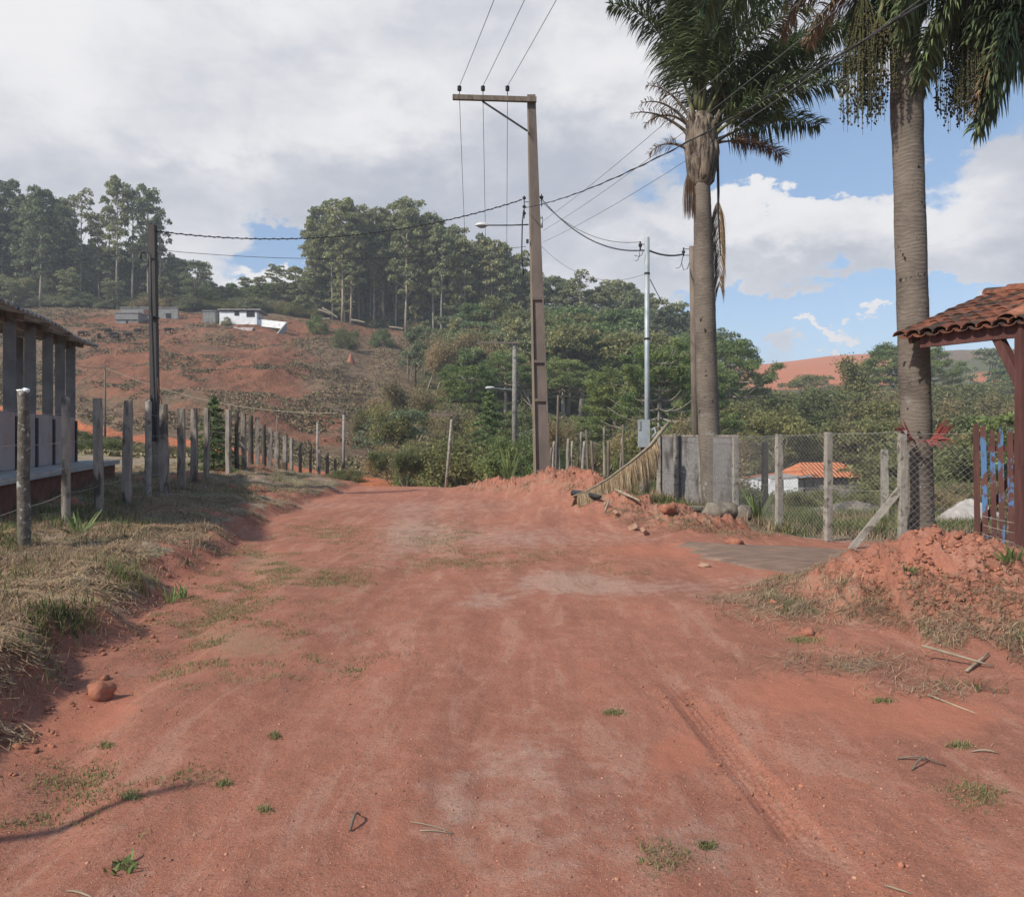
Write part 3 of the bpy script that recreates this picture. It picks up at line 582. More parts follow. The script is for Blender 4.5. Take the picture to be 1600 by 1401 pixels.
x, y = sample(900, .6, 2.2, 3.0, 9, lambda x, y: np.exp(-(seg_dist(x, y, TRK)[0]/.22)**2)*(.3+.7*ss(fbm(x*3, y*3, 84, 2), -.1, .3)))
clods('track_crumbs', x, y, .0052, M['clod'], 'crumbled earth along the crisp tyre print in the road', 'crumbs')
x, y = sample(700, -8, -2.5, 3, 16, lambda x, y: vis(x, y)*np.exp(-((dlf(x, y)-.1)/.22)**2))
clods('bank_clods', x, y, .012, M['clod'], 'red clay crumbs fallen along the foot of the left bank', 'clods')
# hillside scrub
def tufts(name, x, y, s0, m_, lab, cat, k=5):
    n = len(x); z = H_(x, y); c = np.stack([x, y, z], 1)[:, None, :]+rng.normal(0, 1, (n, k, 3))*np.array([s0*.7, s0*.7, s0*.25])+np.array([0, 0, s0*.3])
    return tag(leafcards(name, c.reshape(-1, 3), s0*.55, m_), lab, cat, kind='stuff')
def leafcards(name, c, size, m_, parent=None, asp=.55, upb=0.):
    n = len(c); nr = rng.normal(0, 1, (n, 3)); nr[:, 2] += upb; nr /= np.linalg.norm(nr, axis=1)[:, None]
    a = np.cross(nr, rng.normal(0, 1, (n, 3))); a /= np.linalg.norm(a, axis=1)[:, None]; b = np.cross(nr, a)
    s_ = (size*rng.uniform(.6, 1.35, n))[:, None]; a = a*s_; b = b*s_*asp
    Vv = np.stack([c-a, c+b*.9-a*.1, c+a, c-b+a*.1], 1).reshape(-1, 3); Ff = np.arange(n*4).reshape(-1, 4)
    return nmesh(name, Vv, Ff, m_, parent)
def hillf(x, y):
    px, py = img(x, y, H_(x, y)); return (px > -60)*(px < 720)*(py > 470)*ss(fbm(x/7, y/7, 91, 4)+.5*fbm(x/1.7, y/1.7, 92, 2), -.12, .35)*(seg_dist(x, y, TRACK)[0] > 2.4)
x, y = sample(30000, -115, 5, 50, 172, hillf)
k = rng.uniform(0, 1, len(x)) < .72
tufts('hill_scrub', x[k], y[k], .24, mat('dry_scrub', (0.168, 0.124, 0.080), (0.272, 0.200, 0.132), .12, 4, 0, island=.4), 'low dry brown scrub covering the red hillside', 'scrub', 6)
tufts('hill_grass', x[~k], y[~k], .26, mat('green_scrub', (0.124, 0.124, 0.068), (0.200, 0.180, 0.104), .12, 4, 0, island=.35), 'low olive green scrub covering the red hillside', 'scrub', 6)
def valf(x, y):
    d_, _ = seg_dist(x, y, TRACK); px = CX+F*x/y
    return (px > -80)*(px < 1680)*(d_ > 2.6)*(.3+.7*ss(fbm(x/3, y/3, 95, 3), -.1, .3))
x, y = sample(30000, -50, 46, 30.5, 66, valf)
tufts('valley_brush', x, y, .17, mat('valley_grass', (.14, .135, .07), (.28, .235, .14), .2, 4, 0, island=.4), 'rough olive and straw coloured brush on the valley floor', 'brush', 7)

# ------------------------------------------------------------------ trees
PR = {}
def clumps_cards(cl, per, size, asp=.55, upb=.3, shell=.55):
    out_ = []
    for (c, r) in cl:
        n = int(per*(r[0]*r[1]*r[2])**.5) if per > 0 else 0; n = max(n, 8)
        dd = rng.normal(0, 1, (n, 3)); dd /= np.linalg.norm(dd, axis=1)[:, None]; dd[:, 2] = np.where(dd[:, 2] < -.35, -dd[:, 2]*.4, dd[:, 2])
        rad = rng.uniform(shell**3, 1, n)**(1/3.); out_.append(np.array(c)[None]+dd*rad[:, None]*np.array(r)[None])
    return np.concatenate(out_)
def proto(key, trunk, c, size, lm, bark, asp=.55, upb=.3):
    PR[key] = (trunk.mesh('trunk', M[bark], True), leafcards('crown', c, size, M[lm], 'mesh', asp, upb))
def rv(a, b): return random.uniform(a, b)
def euc(key, seed, h=24., bare=.45, lm='euc', w=3.2, nb=26, per=70, size=.34, twin=False):
    random.seed(seed); t = MB(); lean = rv(-.5, .5); pts = [Vector((lean*math.sin(k/6*2)*.6, rv(-.2, .2), h*k/6*.96)) for k in range(7)]
    t.tube(pts, [.26*(1-k/7.2)+.03 for k in range(7)], 6); cl = []
    def at(z): k = min(z/(h*.96)*6, 5.999); i = int(k); return pts[i].lerp(pts[i+1], k-i)
    nb = int(nb*1.55)
    for i in range(nb):
        f = bare+(1-bare)*((i+.5)/nb)**.8; z = h*f; uu = (f-bare)/(1-bare); spread = w*.92*math.sqrt(max(.06, 1-((uu-.52)/.58)**2))*(.25+rv(.15, .95))
        az = i*2.4+rv(-.5, .5); b = at(z*.93); tip = Vector((b.x+math.cos(az)*spread, b.y+math.sin(az)*spread, z+rv(.2, 1.2)))
        t.tube([b, b.lerp(tip, .5)+Vector((0, 0, -.15)), tip], [.07, .05, .025], 4, cap=False)
        r = rv(.6, 1.0)+.45*uu; cl.append((tip, (r*1.15, r*1.15, r*.92)))
        if random.random() < .6: cl.append((tip+Vector((rv(-1, 1), rv(-1, 1), rv(-.5, .8))), (r*.7, r*.7, r*.5)))
    cl.append((Vector((pts[-1].x, pts[-1].y, h)), (1.2, 1.2, 1.0)))
    proto(key, t, clumps_cards(cl, per, size), size, lm, 'barkpale')
for i in range(5): euc('euc%d' % i, 100+i, h=24, bare=(.30, .38, .26, .42, .34)[i], nb=(26, 22, 30, 20, 26)[i])
for i in range(4): euc('dark%d' % i, 200+i, h=24, bare=(.2, .28, .16, .25)[i], lm='eucdark', nb=44, w=3.6, per=66)
for i in range(3): euc('low%d' % i, 250+i, h=12, bare=.12, lm=('euc', 'eucdark', 'euc')[i], nb=20, w=3.0, per=66, size=.28)
for i in range(2): euc('open%d' % i, 230+i, h=24, bare=.34, lm='eucdark', nb=14, w=3.3, per=52)
def broad(key, seed, h=9., w=4.2, lm='broad', bark='barkdark', nc=44, per=150, size=.18, low=.28, limbs=9, flat=.75):
    random.seed(seed); t = MB(); t.tube([(0, 0, -.4), (rv(-.2, .2), rv(-.2, .2), h*low), (rv(-.4, .4), rv(-.4, .4), h*.6)], [.24, .18, .09], 6); cl = []
    for i in range(nc):
        z = h*(low+(1-low)*random.random()**.75); u = (z/h-low)/(1-low); rad = w*math.sqrt(max(.03, 1-(u*1.05-.25)**2/.72))*math.sqrt(random.random())*rv(.75, 1.08)
        az = rv(0, 6.283); c = Vector((rad*math.cos(az), rad*math.sin(az), min(z, h*.93))); r = rv(.5, 1.2)*h/9
        cl.append((c, (r*1.2, r*1.2, r*flat)))
        if i < limbs: q = Vector((0, 0, h*low*rv(.7, 1.4))); t.tube([q, q.lerp(c, .5)+Vector((0, 0, .3)), c], [.11, .07, .03], 5, cap=False)
    proto(key, t, clumps_cards(cl, per, size, shell=.35), size, lm, bark)
for i in range(3): broad('broad%d' % i, 300+i, w=(4, 3.4, 4.6)[i])
for i in range(3): broad('olive%d' % i, 310+i, h=7, w=(4, 3.6, 4.6)[i], lm='olive', bark='barkdry', size=.125, per=230, nc=48)
for i in range(3): broad('dkb%d' % i, 320+i, w=(3.6, 4.4, 3.)[i], lm='eucdark', nc=36)
for i in range(2): broad('yel%d' % i, 330+i, h=7, w=3.2, lm='grassy' if 'grassy' in M else 'olive', nc=30)
def dry(key, seed, h=8., w=3.6, lm='dryleaf', n=16, lv=1500, size=.17, bark='barkdry', tk=1.):
    random.seed(seed); t = MB(); pts_ = []
    def grow(p, d_, L, r, dep):
        q = [p]; dd = Vector(d_)
        for k in range(4):
            dd = (dd+Vector((rv(-.4, .4), rv(-.4, .4), rv(-.05, .3)))).normalized(); q.append(q[-1]+dd*L/4)
        t.tube(q, [r*(1-.13*k) for k in range(5)], 5 if dep < 2 else 3, cap=False); pts_.extend(q[1:] if dep else [])
        if dep >= 2: pts_.extend([q[-1]]*2)
        if dep < 3:
            for k in range(3 if dep else 4):
                a = rv(0, 6.28); grow(q[random.choice((2, 3, 4))], (dd+Vector((math.cos(a)*1.05, math.sin(a)*1.05, rv(0, .5)))).normalized(), L*rv(.5, .75), r*.52, dep+1)
    grow(Vector((0, 0, -.3)), (rv(-.2, .2), rv(-.2, .2), 1), h*.5, .16*tk, 0)
    c = np.array([tuple(p) for p in pts_]); c = c[rng.integers(0, len(c), lv)]+rng.normal(0, .42, (lv, 3)); c[:, 2] = np.abs(c[:, 2])
    proto(key, t, c, size, lm, bark)
for i in range(3): dry('dry%d' % i, 400+i, lv=6500, size=.105)
for i in range(3): dry('bare%d' % i, 410+i, lv=6000, lm='olive', size=.12, tk=1.25)
for i in range(2): dry('oak%d' % i, 420+i, h=9, lv=11000, lm='olive', size=.13, tk=1.6)
def bush(key, seed, h=2.6, w=1.9, lm='broad', size=.085, n=9000, stems=7, fine=.3, asp=.4):
    random.seed(seed); t = MB(); cl = []
    for i in range(stems*5):
        az = rv(0, 6.28); r = w*math.sqrt(random.random()); z = h*rv(.1, .95)*math.sqrt(max(.1, 1-(r/w)**2*.8)); c = Vector((r*math.cos(az), r*math.sin(az), z)); k = rv(.22, .5)*h/2.6; cl.append((c, (k*1.2, k*1.2, k)))
        if i % 2 == 0: t.tube([(0, 0, -.2), c*.5+Vector((rv(-.2, .2), rv(-.2, .2), .1)), c], [.035, .022, .008], 4, cap=False)
    c = []; per = n//len(cl)
    for (q, r) in cl:
        dd = rng.normal(0, .6, (per, 3))*np.array(r)[None]; c.append(np.array(q)[None]+dd)
    c = np.concatenate(c); c[:, 2] = np.abs(c[:, 2])
    PR[key] = (t.mesh('stem', M['barkdry'], True), leafcards('foliage', c, size, M[lm], 'mesh', asp, .2))
for i in range(2): bush('bushg%d' % i, 500+i)
for i in range(2): bush('busho%d' % i, 510+i, lm='olive')
for i in range(2): bush('bushk%d' % i, 530+i, lm='eucdark', size=.11)
for i in range(2): bush('bushd%d' % i, 520+i, lm='dryleaf', size=.07)
def araucaria(key, seed, h=11., w=5.2, nlev=8, bare_low=3, lm='arau', z0=.5, size=.12, umb=.28):
    random.seed(seed); t = MB(); t.tube([(0, 0, -.5), (rv(-.1, .1), 0, h*.5), (0, 0, h*.97)], [.30, .22, .08], 8); c = []
    for L in range(nlev):
        u = L/(nlev-1); z = h*(z0+(.97-z0)*u); ln = w*(1-.55*u**2)*(.9+.2*math.sin(L))
        for k in range(10 if u < .8 else 7):
            az = L*.9+k*2*math.pi/(10 if u < .8 else 7)+rv(-.15, .15); l = ln*rv(.8, 1.1); up = h*umb*(.35+.5*u)*rv(.6, 1.1); dr = Vector((math.cos(az), math.sin(az), 0)); q = []
            for s_ in range(6):
                f = s_/5; q.append(Vector((0, 0, z))+dr*l*f+Vector((0, 0, -.5*math.sin(f*math.pi)*l*.16+up*f**2.4*.6)))
            t.tube(q, [.10, .085, .07, .055, .045, .03], 4, cap=False)
            if L < bare_low and random.random() < .72: continue
            for m_ in range(4):
                f = rv(.74, 1.); p = q[3].lerp(q[5], (f-.6)/.4); side = Vector((-dr.y, dr.x, 0))*rv(-.75, .75); p = p+side+Vector((0, 0, .15))
                nn = 120; a = rng.normal(0, 1, (nn, 3))*np.array([.27, .27, .14]); c.append(np.array(p)[None]+a)
    c = np.concatenate(c); proto(key, t, c, size, lm, 'barkdry', .35, .6)
araucaria('arau0', 600, bare_low=5, nlev=9, z0=.42); araucaria('arau1', 601, bare_low=1, nlev=9, z0=.35, w=4.6); araucaria('arau2', 602, bare_low=1, nlev=6, z0=.66, w=4.2)
def conifer(key, seed, h=7., w=2.3, n=46, size=.13, droop=.25):
    random.seed(seed); t = MB(); t.tube([(0, 0, -.3), (0, 0, h)], [.12, .02], 6); c = []
    for i in range(n):
        u = (i+.5)/n; z = h*(.06+.92*u); az = i*2.4; l = w*(1-u)**.8*rv(.7, 1.1)+.15; dr = Vector((math.cos(az), math.sin(az), 0)); tip = Vector((0, 0, z))+dr*l+Vector((0, 0, -droop*l+.25*l*u)); b = Vector((0, 0, z))
        mid = b.lerp(tip, .5)+Vector((0, 0, .18*l)); t.tube([b, mid, tip], [.03, .02, .008], 3, cap=False); m_ = int(60+110*l)
        f = rng.uniform(.15, 1, m_)[:, None]; pos = (1-f)**2*np.array(b)+2*f*(1-f)*np.array(mid)+f*f*np.array(tip); sd_ = np.array([-dr.y, dr.x, 0])[None]*rng.normal(0, 1, (m_, 1))*.22*l*(1.1-f)
        c.append(pos+sd_+rng.normal(0, .05, (m_, 3))-np.abs(sd_).sum(1)[:, None]*np.array([[0, 0, .35]]))
    proto(key, t, np.concatenate(c), size, 'con', 'barkdark', .3, .5)
conifer('con0', 650); conifer('con1', 651, h=6, w=2.0)
PH = {'euc': 24, 'dark': 24, 'open': 24, 'low': 12, 'broad': 9, 'olive': 7, 'dkb': 9, 'yel': 7, 'dry': 7.2, 'bare': 7.2, 'oak': 8, 'bushg': 2.6, 'busho': 2.6, 'bushk': 2.6, 'bushd': 2.6, 'arau': 11.3, 'con': 7}
PH = {k: float(max(v.co.z for v in PR[[q for q in PR if q.startswith(k)][0]][1].vertices)) for k in PH}
def tree(key, x, y, h, name, label, cat, group=None, wk=1., rz=None):
    kind = key.rstrip('0123456789'); s_ = h/PH[kind]; t = thing(name, label, cat, (x, y, H(x, y)-.05), rv(0, 6.28) if rz is None else rz, group); t.scale = (s_*wk, s_*wk, s_)
    a, b = PR[key]; link(a.name.split('.')[0], a, t); link(b.name.split('.')[0], b, t); return t
def put(key, px, top, Yd, name, label, cat, group=None, wk=1., hmin=1.):
    x = (px-CX)/F*Yd; z = CH+(HY-top)/F*Yd; return tree(key, x, Yd, max(z-H(x, Yd), hmin), name, label, cat, group, wk)
#SPLIT#

# ------------------------------------------------------------------ trees in their places
random.seed(5)
# tall dark eucalyptus on the ridge at the left: (px, top row)
for (px, top, k) in [(-35, 290, 'dark0'), (5, 276, 'dark1'), (38, 302, 'dark2'), (63, 290, 'dark3'), (90, 305, 'dark0'), (103, 345, 'dark2'), (127, 293, 'open0'), (155, 330, 'euc3'), (183, 275, 'euc1'), (206, 290, 'open1'), (232, 288, 'euc0'), (250, 330, 'open0'), (170, 318, 'open1')]:
    put(k, px, top, rv(178, 190), 'eucalyptus_tree', 'tall dark eucalyptus in the stand on the ridge behind the left utility pole', 'tree', 'tall eucalyptus on the left ridge', .95 if k[0] == 'd' else .8)
for i in range(34):
    px = -50+i*11+rv(-4, 4); put(random.choice(['dark0', 'dark1', 'dark2', 'dark3', 'euc3']), px, np.interp(px, [-50, 60, 150, 230, 330], [345, 330, 385, 385, 425])+rv(-14, 22), rv(184, 205), 'eucalyptus_tree', 'shorter dark eucalyptus filling the stand below the tall crowns on the left ridge', 'tree', 'shorter eucalyptus on the left ridge', 1.15)
for (px, top, k) in [(280, 402, 'dkb0'), (305, 404, 'dkb1'), (322, 420, 'dkb2'), (345, 445, 'dkb0'), (362, 442, 'broad1'), (293, 435, 'dkb1'), (255, 430, 'dkb0'), (332, 440, 'dkb1')]:
    put(k, px, top, rv(176, 190), 'tree', 'round crowned dark tree between the left eucalyptus stand and the white house', 'tree', 'dark trees left of the white house', .8)
for (px, top, k) in [(385, 432, 'euc3'), (405, 430, 'euc0'), (432, 412, 'euc1'), (462, 414, 'euc3'), (478, 425, 'euc0'), (395, 448, 'broad0'), (420, 440, 'broad2'), (446, 440, 'broad0'), (470, 450, 'broad2'), (495, 445, 'broad0'), (375, 455, 'dkb1')]:
    put(k, px, top, rv(182, 200), 'tree', 'lower pale green eucalyptus behind the white house on the ridge', 'tree', 'low trees behind the white house', 1.5 if k[0] == 'e' else .9)
# the grove behind the white house, right of it
front = [(503, 314), (535, 303), (548, 318), (520, 335), (566, 330), (584, 322), (600, 318), (634, 309), (618, 330), (660, 335), (677, 328), (690, 350), (708, 352), (728, 372), (650, 345), (752, 365), (768, 370), (785, 380), (742, 385), (718, 372), (812, 390), (800, 408), (492, 345)]
for i, (px, top) in enumerate(front):
    put('euc%d' % (i % 5), px, top, rv(170, 182), 'eucalyptus_tree', 'tall slender eucalyptus with a pale trunk along the front of the hilltop grove', 'tree', 'front eucalyptus of the hilltop grove', .95)
for i in range(84):
    px = 494+i*3.9+rv(-4, 4); put('euc%d' % (i % 5), px, np.interp(px, [490, 520, 600, 690, 760, 820], [355, 340, 335, 352, 392, 410])+rv(-4, 48), rv(178, 200), 'eucalyptus_tree', 'eucalyptus inside the dense hilltop grove right of the white house', 'tree', 'inner eucalyptus of the hilltop grove', rv(.8, 1.1))
for i in range(46):
    px = -60+i*12+rv(-5, 5) if i < 40 else rv(480, 800); Yd = rv(186, 200); put(random.choice(['dkb0', 'dkb1', 'broad0', 'dkb2']), px, np.interp(px, [0, 300, 420], [437, 450, 458])+rv(-10, 8), Yd, 'tree', 'low dark undergrowth tree between the trunks along the ridge', 'tree', 'undergrowth trees along the ridge', 1.5)
for i in range(110):
    px = -40+i*8+rv(-4, 4); Yd = rv(177, 186); tree(random.choice(['bushk0', 'bushk1', 'bushd1', 'bushk0', 'busho1']), (px-CX)/F*Yd, Yd, rv(1.8, 3.8), 'bush', 'undergrowth bush on the ridge line at the feet of the tall trees', 'bush', 'undergrowth bushes on the ridge line', 1.7)
for i in range(64):
    px = 376+i*6.8+rv(-4, 4); put(random.choice(['dkb0', 'dry0', 'dkb2', 'bare1']), px, 452+rv(-14, 14), rv(184, 206), 'tree', 'dull undergrowth tree between the trunks of the hilltop grove', 'tree', 'undergrowth trees of the grove', 1.5)
for i in range(30):
    px = 488+i*10.8+rv(-4, 4); put('low%d' % (i % 3), px, np.interp(px, [490, 600, 700, 800], [438, 430, 432, 436])+rv(-16, 16), rv(172, 200), 'eucalyptus_tree', 'shorter leafy eucalyptus filling between the trunks of the hilltop grove', 'tree', 'shorter eucalyptus of the hilltop grove', 1.35)
for i in range(22):
    px = -45+i*17+rv(-4, 4); put('low%d' % (i % 3), px, np.interp(px, [0, 200, 330], [425, 435, 452])+rv(-14, 14), rv(176, 196), 'eucalyptus_tree', 'low leafy eucalyptus at the foot of the left ridge stand', 'tree', 'low eucalyptus at the foot of the left stand', 1.35)
# wooded slope at the middle right
for (px, top, k) in [(848, 432, 'dark1'), (866, 428, 'euc3'), (885, 440, 'dark3'), (906, 422, 'open0'), (920, 452, 'euc3'), (940, 445, 'dark1'), (962, 434, 'euc3'), (975, 438, 'dark3'), (990, 452, 'euc1'), (1005, 455, 'dark2'), (1022, 462, 'euc3'), (1040, 478, 'dark1'), (1052, 470, 'euc3'), (1068, 486, 'dark2'), (1084, 500, 'euc3'), (1128, 510, 'dkb0'), (833, 420, 'dark2')]:
    put(k, px, top, rv(165, 190), 'tree', 'tree on the skyline of the wooded slope between the utility pole and the near palm', 'tree', 'skyline trees right of the utility pole', 1.25 if k[:3] != 'dkb' else 1)
kk = ['broad0', 'broad1', 'broad2', 'dkb0', 'dkb1', 'olive1', 'broad0', 'dkb2']
for i in range(52):
    px = 700+(i % 27)*16+rv(-9, 9); Yd = rv(110, 165); top = np.interp(px, [700, 830, 960, 1080, 1140], [480, 470, 470, 520, 545])+(165-Yd)*.9+rv(-12, 22)
    put(random.choice(kk), px, top, Yd, 'tree', 'leafy tree in the wood covering the slope behind the utility pole', 'tree', 'wood on the slope behind the utility pole', 1.1)
for i in range(20):
    px = 640+i*10+rv(-5, 5); put(random.choice(['bare0', 'bare1', 'dry0', 'euc1', 'dkb2']), px, 500+rv(-12, 30), rv(105, 140), 'tree', 'thin grey scrubby tree at the edge of the cleared hillside', 'tree', 'scrubby trees at the edge of the clearing', .8)
for (px, top, Yd, k, lb) in [(735, 474, 150, 'broad1', 'bright round tree half way up the slope left of the utility pole'), (775, 463, 145, 'yel0', 'yellowish round tree beside the upper part of the utility pole'), (887, 488, 140, 'yel1', 'small yellow green tree on the slope right of the utility pole')]:
    put(k, px, top, Yd, 'tree', lb, 'tree', None, 1.1)
# araucarias
for (px, top, Yd, k, wk, lb) in [(730, 566, 76, 'arau1', 1.25, 'broad green araucaria left of the tall utility pole'), (1030, 528, 58, 'arau0', .92, 'araucaria with many bare pale lower branches behind the steel pole'), (960, 570, 62, 'arau1', 1.1, 'dense araucaria just left of the bare branched one'), (790, 545, 92, 'arau2', 1.2, 'araucaria crown just left of the utility pole, behind the broad one'), (880, 555, 95, 'arau2', 1.3, 'araucaria crown just right of the utility pole'), (930, 500, 135, 'arau2', 1.2, 'distant araucaria on the wooded slope above the others'), (1140, 524, 100, 'arau2', 1., 'umbrella araucaria standing out against the sky beside the ringed palm'), (1095, 560, 75, 'arau1', .9, 'dark araucaria directly behind the farther palm trunk'), (1395, 533, 150, 'arau2', 1.3, 'dark flat topped araucaria behind the near palm, on its left'), (1448, 538, 155, 'arau2', 1.1, 'dark flat topped araucaria behind the near palm, on its right')]:
    put(k, px, top, Yd, 'araucaria_tree', lb, 'araucaria tree', None, wk)
# brown and olive wood on the right
for row, (Yd, n_, x0, x1, t0, jit, ks) in enumerate([(300, 16, 1120, 1640, 590, 8, ['dkb0', 'olive0', 'dry0', 'broad1']), (190, 22, 1130, 1640, 598, 9, ['oak0', 'dry1', 'olive2', 'dkb1']), (130, 22, 1130, 1650, 607, 11, ['oak1', 'dry0', 'olive1', 'oak0']), (95, 20, 1125, 1660, 622, 13, ['olive0', 'dry2', 'oak0', 'olive2', 'bare1']), (72, 18, 1130, 1670, 655, 14, ['olive0', 'olive1', 'dry1', 'bare2', 'dry0', 'olive2'])]):
    for i in range(n_):
        px = x0+(x1-x0)*i/(n_-1)+rv(-9, 9); put(random.choice(ks), px, t0+rv(-jit, jit)-(6 if 1260 < px < 1330 else 0), Yd*rv(.93, 1.07), 'tree', ['far dark tree below the red field on the right', 'mid distance tree of the brownish wood on the right', 'brownish tree in the middle rows of the wood on the right', 'olive or leafless tree in the nearer rows of the wood on the right', 'low olive tree in the nearest row of the wood behind the right fence'][row], 'tree', ['far trees below the red field', 'farther rows of the right wood', 'middle rows of the right wood', 'nearer rows of the right wood', 'nearest row of the right wood'][row], 1.15)
for (px, top, Yd, k, lb) in [(1280, 556, 118, 'oak0', 'spreading tree with pale twisted limbs against the red field'), (1215, 600, 80, 'oak1', 'olive tree with pale crooked limbs above the orange roofed house'), (1395, 620, 70, 'dry1', 'pale leafless tree just left of the near palm trunk'), (1545, 540, 210, 'dkb1', 'dark bushy tree on the far hill under the tiled roof'), (1590, 555, 190, 'broad0', 'green tree on the far hill at the right edge'), (1535, 600, 70, 'dry2', 'pale leafless tree between the near palm and the picket gate'), (1590, 640, 40, 'broad2', 'dense green tree behind the picket gate')]:
    put(k, px, top, Yd, 'tree', lb, 'tree', None, 1.05)
# brush below the crest of the road
for i in range(26):
    px = 560+i*12.5+rv(-6, 6); Yd = rv(55, 85); put(random.choice(['bare0', 'dry1', 'olive0', 'bare2', 'dry2', 'dkb1']), px, np.interp(px, [560, 640, 760, 880], [640, 590, 615, 620])+rv(-12, 30)+(80-Yd)*.8, Yd, 'tree', 'scrubby half bare tree in the thicket below the hillside', 'tree', 'scrubby trees in the thicket', .95)
for i in range(20):
    px = 600+i*14+rv(-8, 8); Yd = rv(40, 54); k = random.choice(['bushg0', 'busho1', 'busho0', 'bushg1', 'bushd0', 'bare1']); put(k, px, rv(668, 712), Yd, 'bush', 'green and straw coloured bush along the far side of the road crest', 'bush', 'bushes beyond the road crest', 1.1, 1.4)
for i in range(13):
    px = 875+i*20+rv(-8, 8); Yd = rv(34, 50); put(random.choice(['busho0', 'dry0', 'bushd1', 'olive1', 'dry2', 'bushg0']), px, rv(640, 690), Yd, 'bush', 'olive or dry bush behind the row of wooden stakes', 'bush', 'bushes behind the stakes', 1., 1.6)
for i in range(22):
    px = 1135+i*24+rv(-8, 8); Yd = rv(27, 42); put(random.choice(['bushd0', 'bushd1', 'busho0', 'bushd0']), px, rv(752, 778) if px < 1400 else rv(735, 770), Yd, 'bush', 'low dry bush in the yard behind the chain link fence', 'bush', 'low bushes behind the chain link fence', 1.5, .6)
for i in range(15):
    px = 1385+i*17+rv(-8, 8); Yd = rv(44, 60); put(random.choice(['bushd0', 'busho0', 'bare2', 'dry1', 'olive2']), px, rv(655, 715), Yd, 'bush', 'brown or olive thicket bush behind the near palm and the gate', 'bush', 'thicket behind the near palm', 1.1, 1.5)
for i in range(9):
    px = 1045+i*46+rv(-8, 8); Yd = rv(68, 74); put(random.choice(['olive1', 'dry1', 'olive0', 'bare0']), px, rv(664, 700), Yd, 'tree', 'small olive tree directly behind the orange roofed house', 'tree', 'small trees behind the orange roofed house', 1.25, 2)
for i in range(26):
    px = 125+i*17+rv(-8, 8); Yd = rv(33, 50) if px < 520 else rv(47, 58); put(random.choice(['bushd0', 'busho0', 'busho1', 'bushd1']), px, HY-F*(H((px-CX)/F*Yd, Yd)+rv(.5, 1.1)-CH)/Yd, Yd, 'bush', 'low brown bush between the left fence and the valley track', 'bush', 'low bushes beyond the left fence', 1.5, .5)
for (px, top, Yd, k, wk, lb) in [(765, 608, 42, 'con0', 1.1, 'young dark conifer with drooping branches left of the utility pole'), (333, 596, 23.5, 'con1', 1.15, 'young bright green conifer among the left fence posts'), (800, 668, 30, 'bushg0', 1., 'bright green bush at the foot of the grey pole'), (672, 690, 44, 'bushg1', 1., 'leafy green bush left of the thin wooden pole'), (640, 575, 80, 'dry0', 1., 'grey dry tree at the left edge of the thicket'), (598, 615, 72, 'bare2', 1., 'brown leafed tree at the left end of the thicket'), (495, 488, 152, 'bushg0', .8, 'small round green tree on the bare hilltop right of the white house'), (595, 505, 150, 'bushg1', .7, 'small palm like shrub in front of the grove'), (335, 513, 143, 'bushg0', 1.2, 'green shrub below the white house'), (540, 508, 140, 'busho0', .8, 'little olive shrub on the cleared hilltop'), (985, 700, 27, 'busho0', .7, 'light green shrub behind the stakes'), (430, 512, 150, 'bushg1', 1.6, 'green bush inside the white walled plot'), (354, 495, 149, 'busho1', .7, 'small tree in front of the white house wall')]:
    put(k, px, top, Yd, 'conifer' if k[:3] == 'con' else 'shrub', lb, 'conifer' if k[:3] == 'con' else 'shrub', None, wk, .6)

# ------------------------------------------------------------------ palms
def leaflets(pts, L0, wd, n, droop, seg=4, tip=.35, start=.12, spread=1., down=0.):
    """narrow drooping strips along a rachis, in several planes"""
    pts = np.array([tuple(p) for p in pts]); m_ = len(pts)-1; f = rng.uniform(start, 1, n)**.9; s_ = f*m_; i = np.clip(s_.astype(int), 0, m_-1); q = (s_-i)[:, None]
    p = pts[i]*(1-q)+pts[i+1]*q; t = pts[i+1]-pts[i]; t /= np.linalg.norm(t, axis=1)[:, None]
    up = np.array([[0, 0, 1.]]); sd_ = np.cross(t, np.array([[.05, .30, 1.]])); sd_ /= np.maximum(np.linalg.norm(sd_, axis=1)[:, None], 1e-3); u2 = np.cross(sd_, t)
    sg = np.where(rng.uniform(0, 1, n) < .5, -1, 1)[:, None]; el = rng.uniform(-.5, .75, n)[:, None]*spread
    dr = sd_*sg*np.cos(el)+u2*np.sin(el)+t*rng.uniform(.35, .8, n)[:, None]-up*down; dr /= np.linalg.norm(dr, axis=1)[:, None]
    L = (L0*(1-(1-tip)*f**2)*np.minimum(1, f*4+.3)*rng.uniform(.75, 1.15, n))[:, None]; vs = []; cur = p.copy(); d_ = dr.copy()
    for k in range(seg+1):
        u = k/seg; w_ = wd*(.35+1.2*u if u < .4 else .83*(1-u)/.6*1.4)*.5+.001
        nb = np.cross(d_, rng.normal(0, .01, (n, 3))+np.cross(d_, up)+1e-4); nb = np.cross(d_, nb); nb /= np.maximum(np.linalg.norm(nb, axis=1)[:, None], 1e-4); b2 = np.cross(d_, nb)
        b2 /= np.maximum(np.linalg.norm(b2, axis=1)[:, None], 1e-4); tw = rng.uniform(-1, 1, (n, 1)) if k == 0 else tw; ax = nb*np.cos(tw)+b2*np.sin(tw)
        vs += [cur-ax*w_, cur+ax*w_]; cur = cur+d_*L/seg; d_ = d_-up*droop*(.35+u)*rng.uniform(.7, 1.3, (n, 1)); d_ /= np.linalg.norm(d_, axis=1)[:, None]
    b = (np.arange(n)*2*(seg+1))[:, None]
    return np.stack(vs, 1).reshape(-1, 3), np.concatenate([b+np.array([[2*k, 2*k+1, 2*k+3, 2*k+2]]) for k in range(seg)], 0)
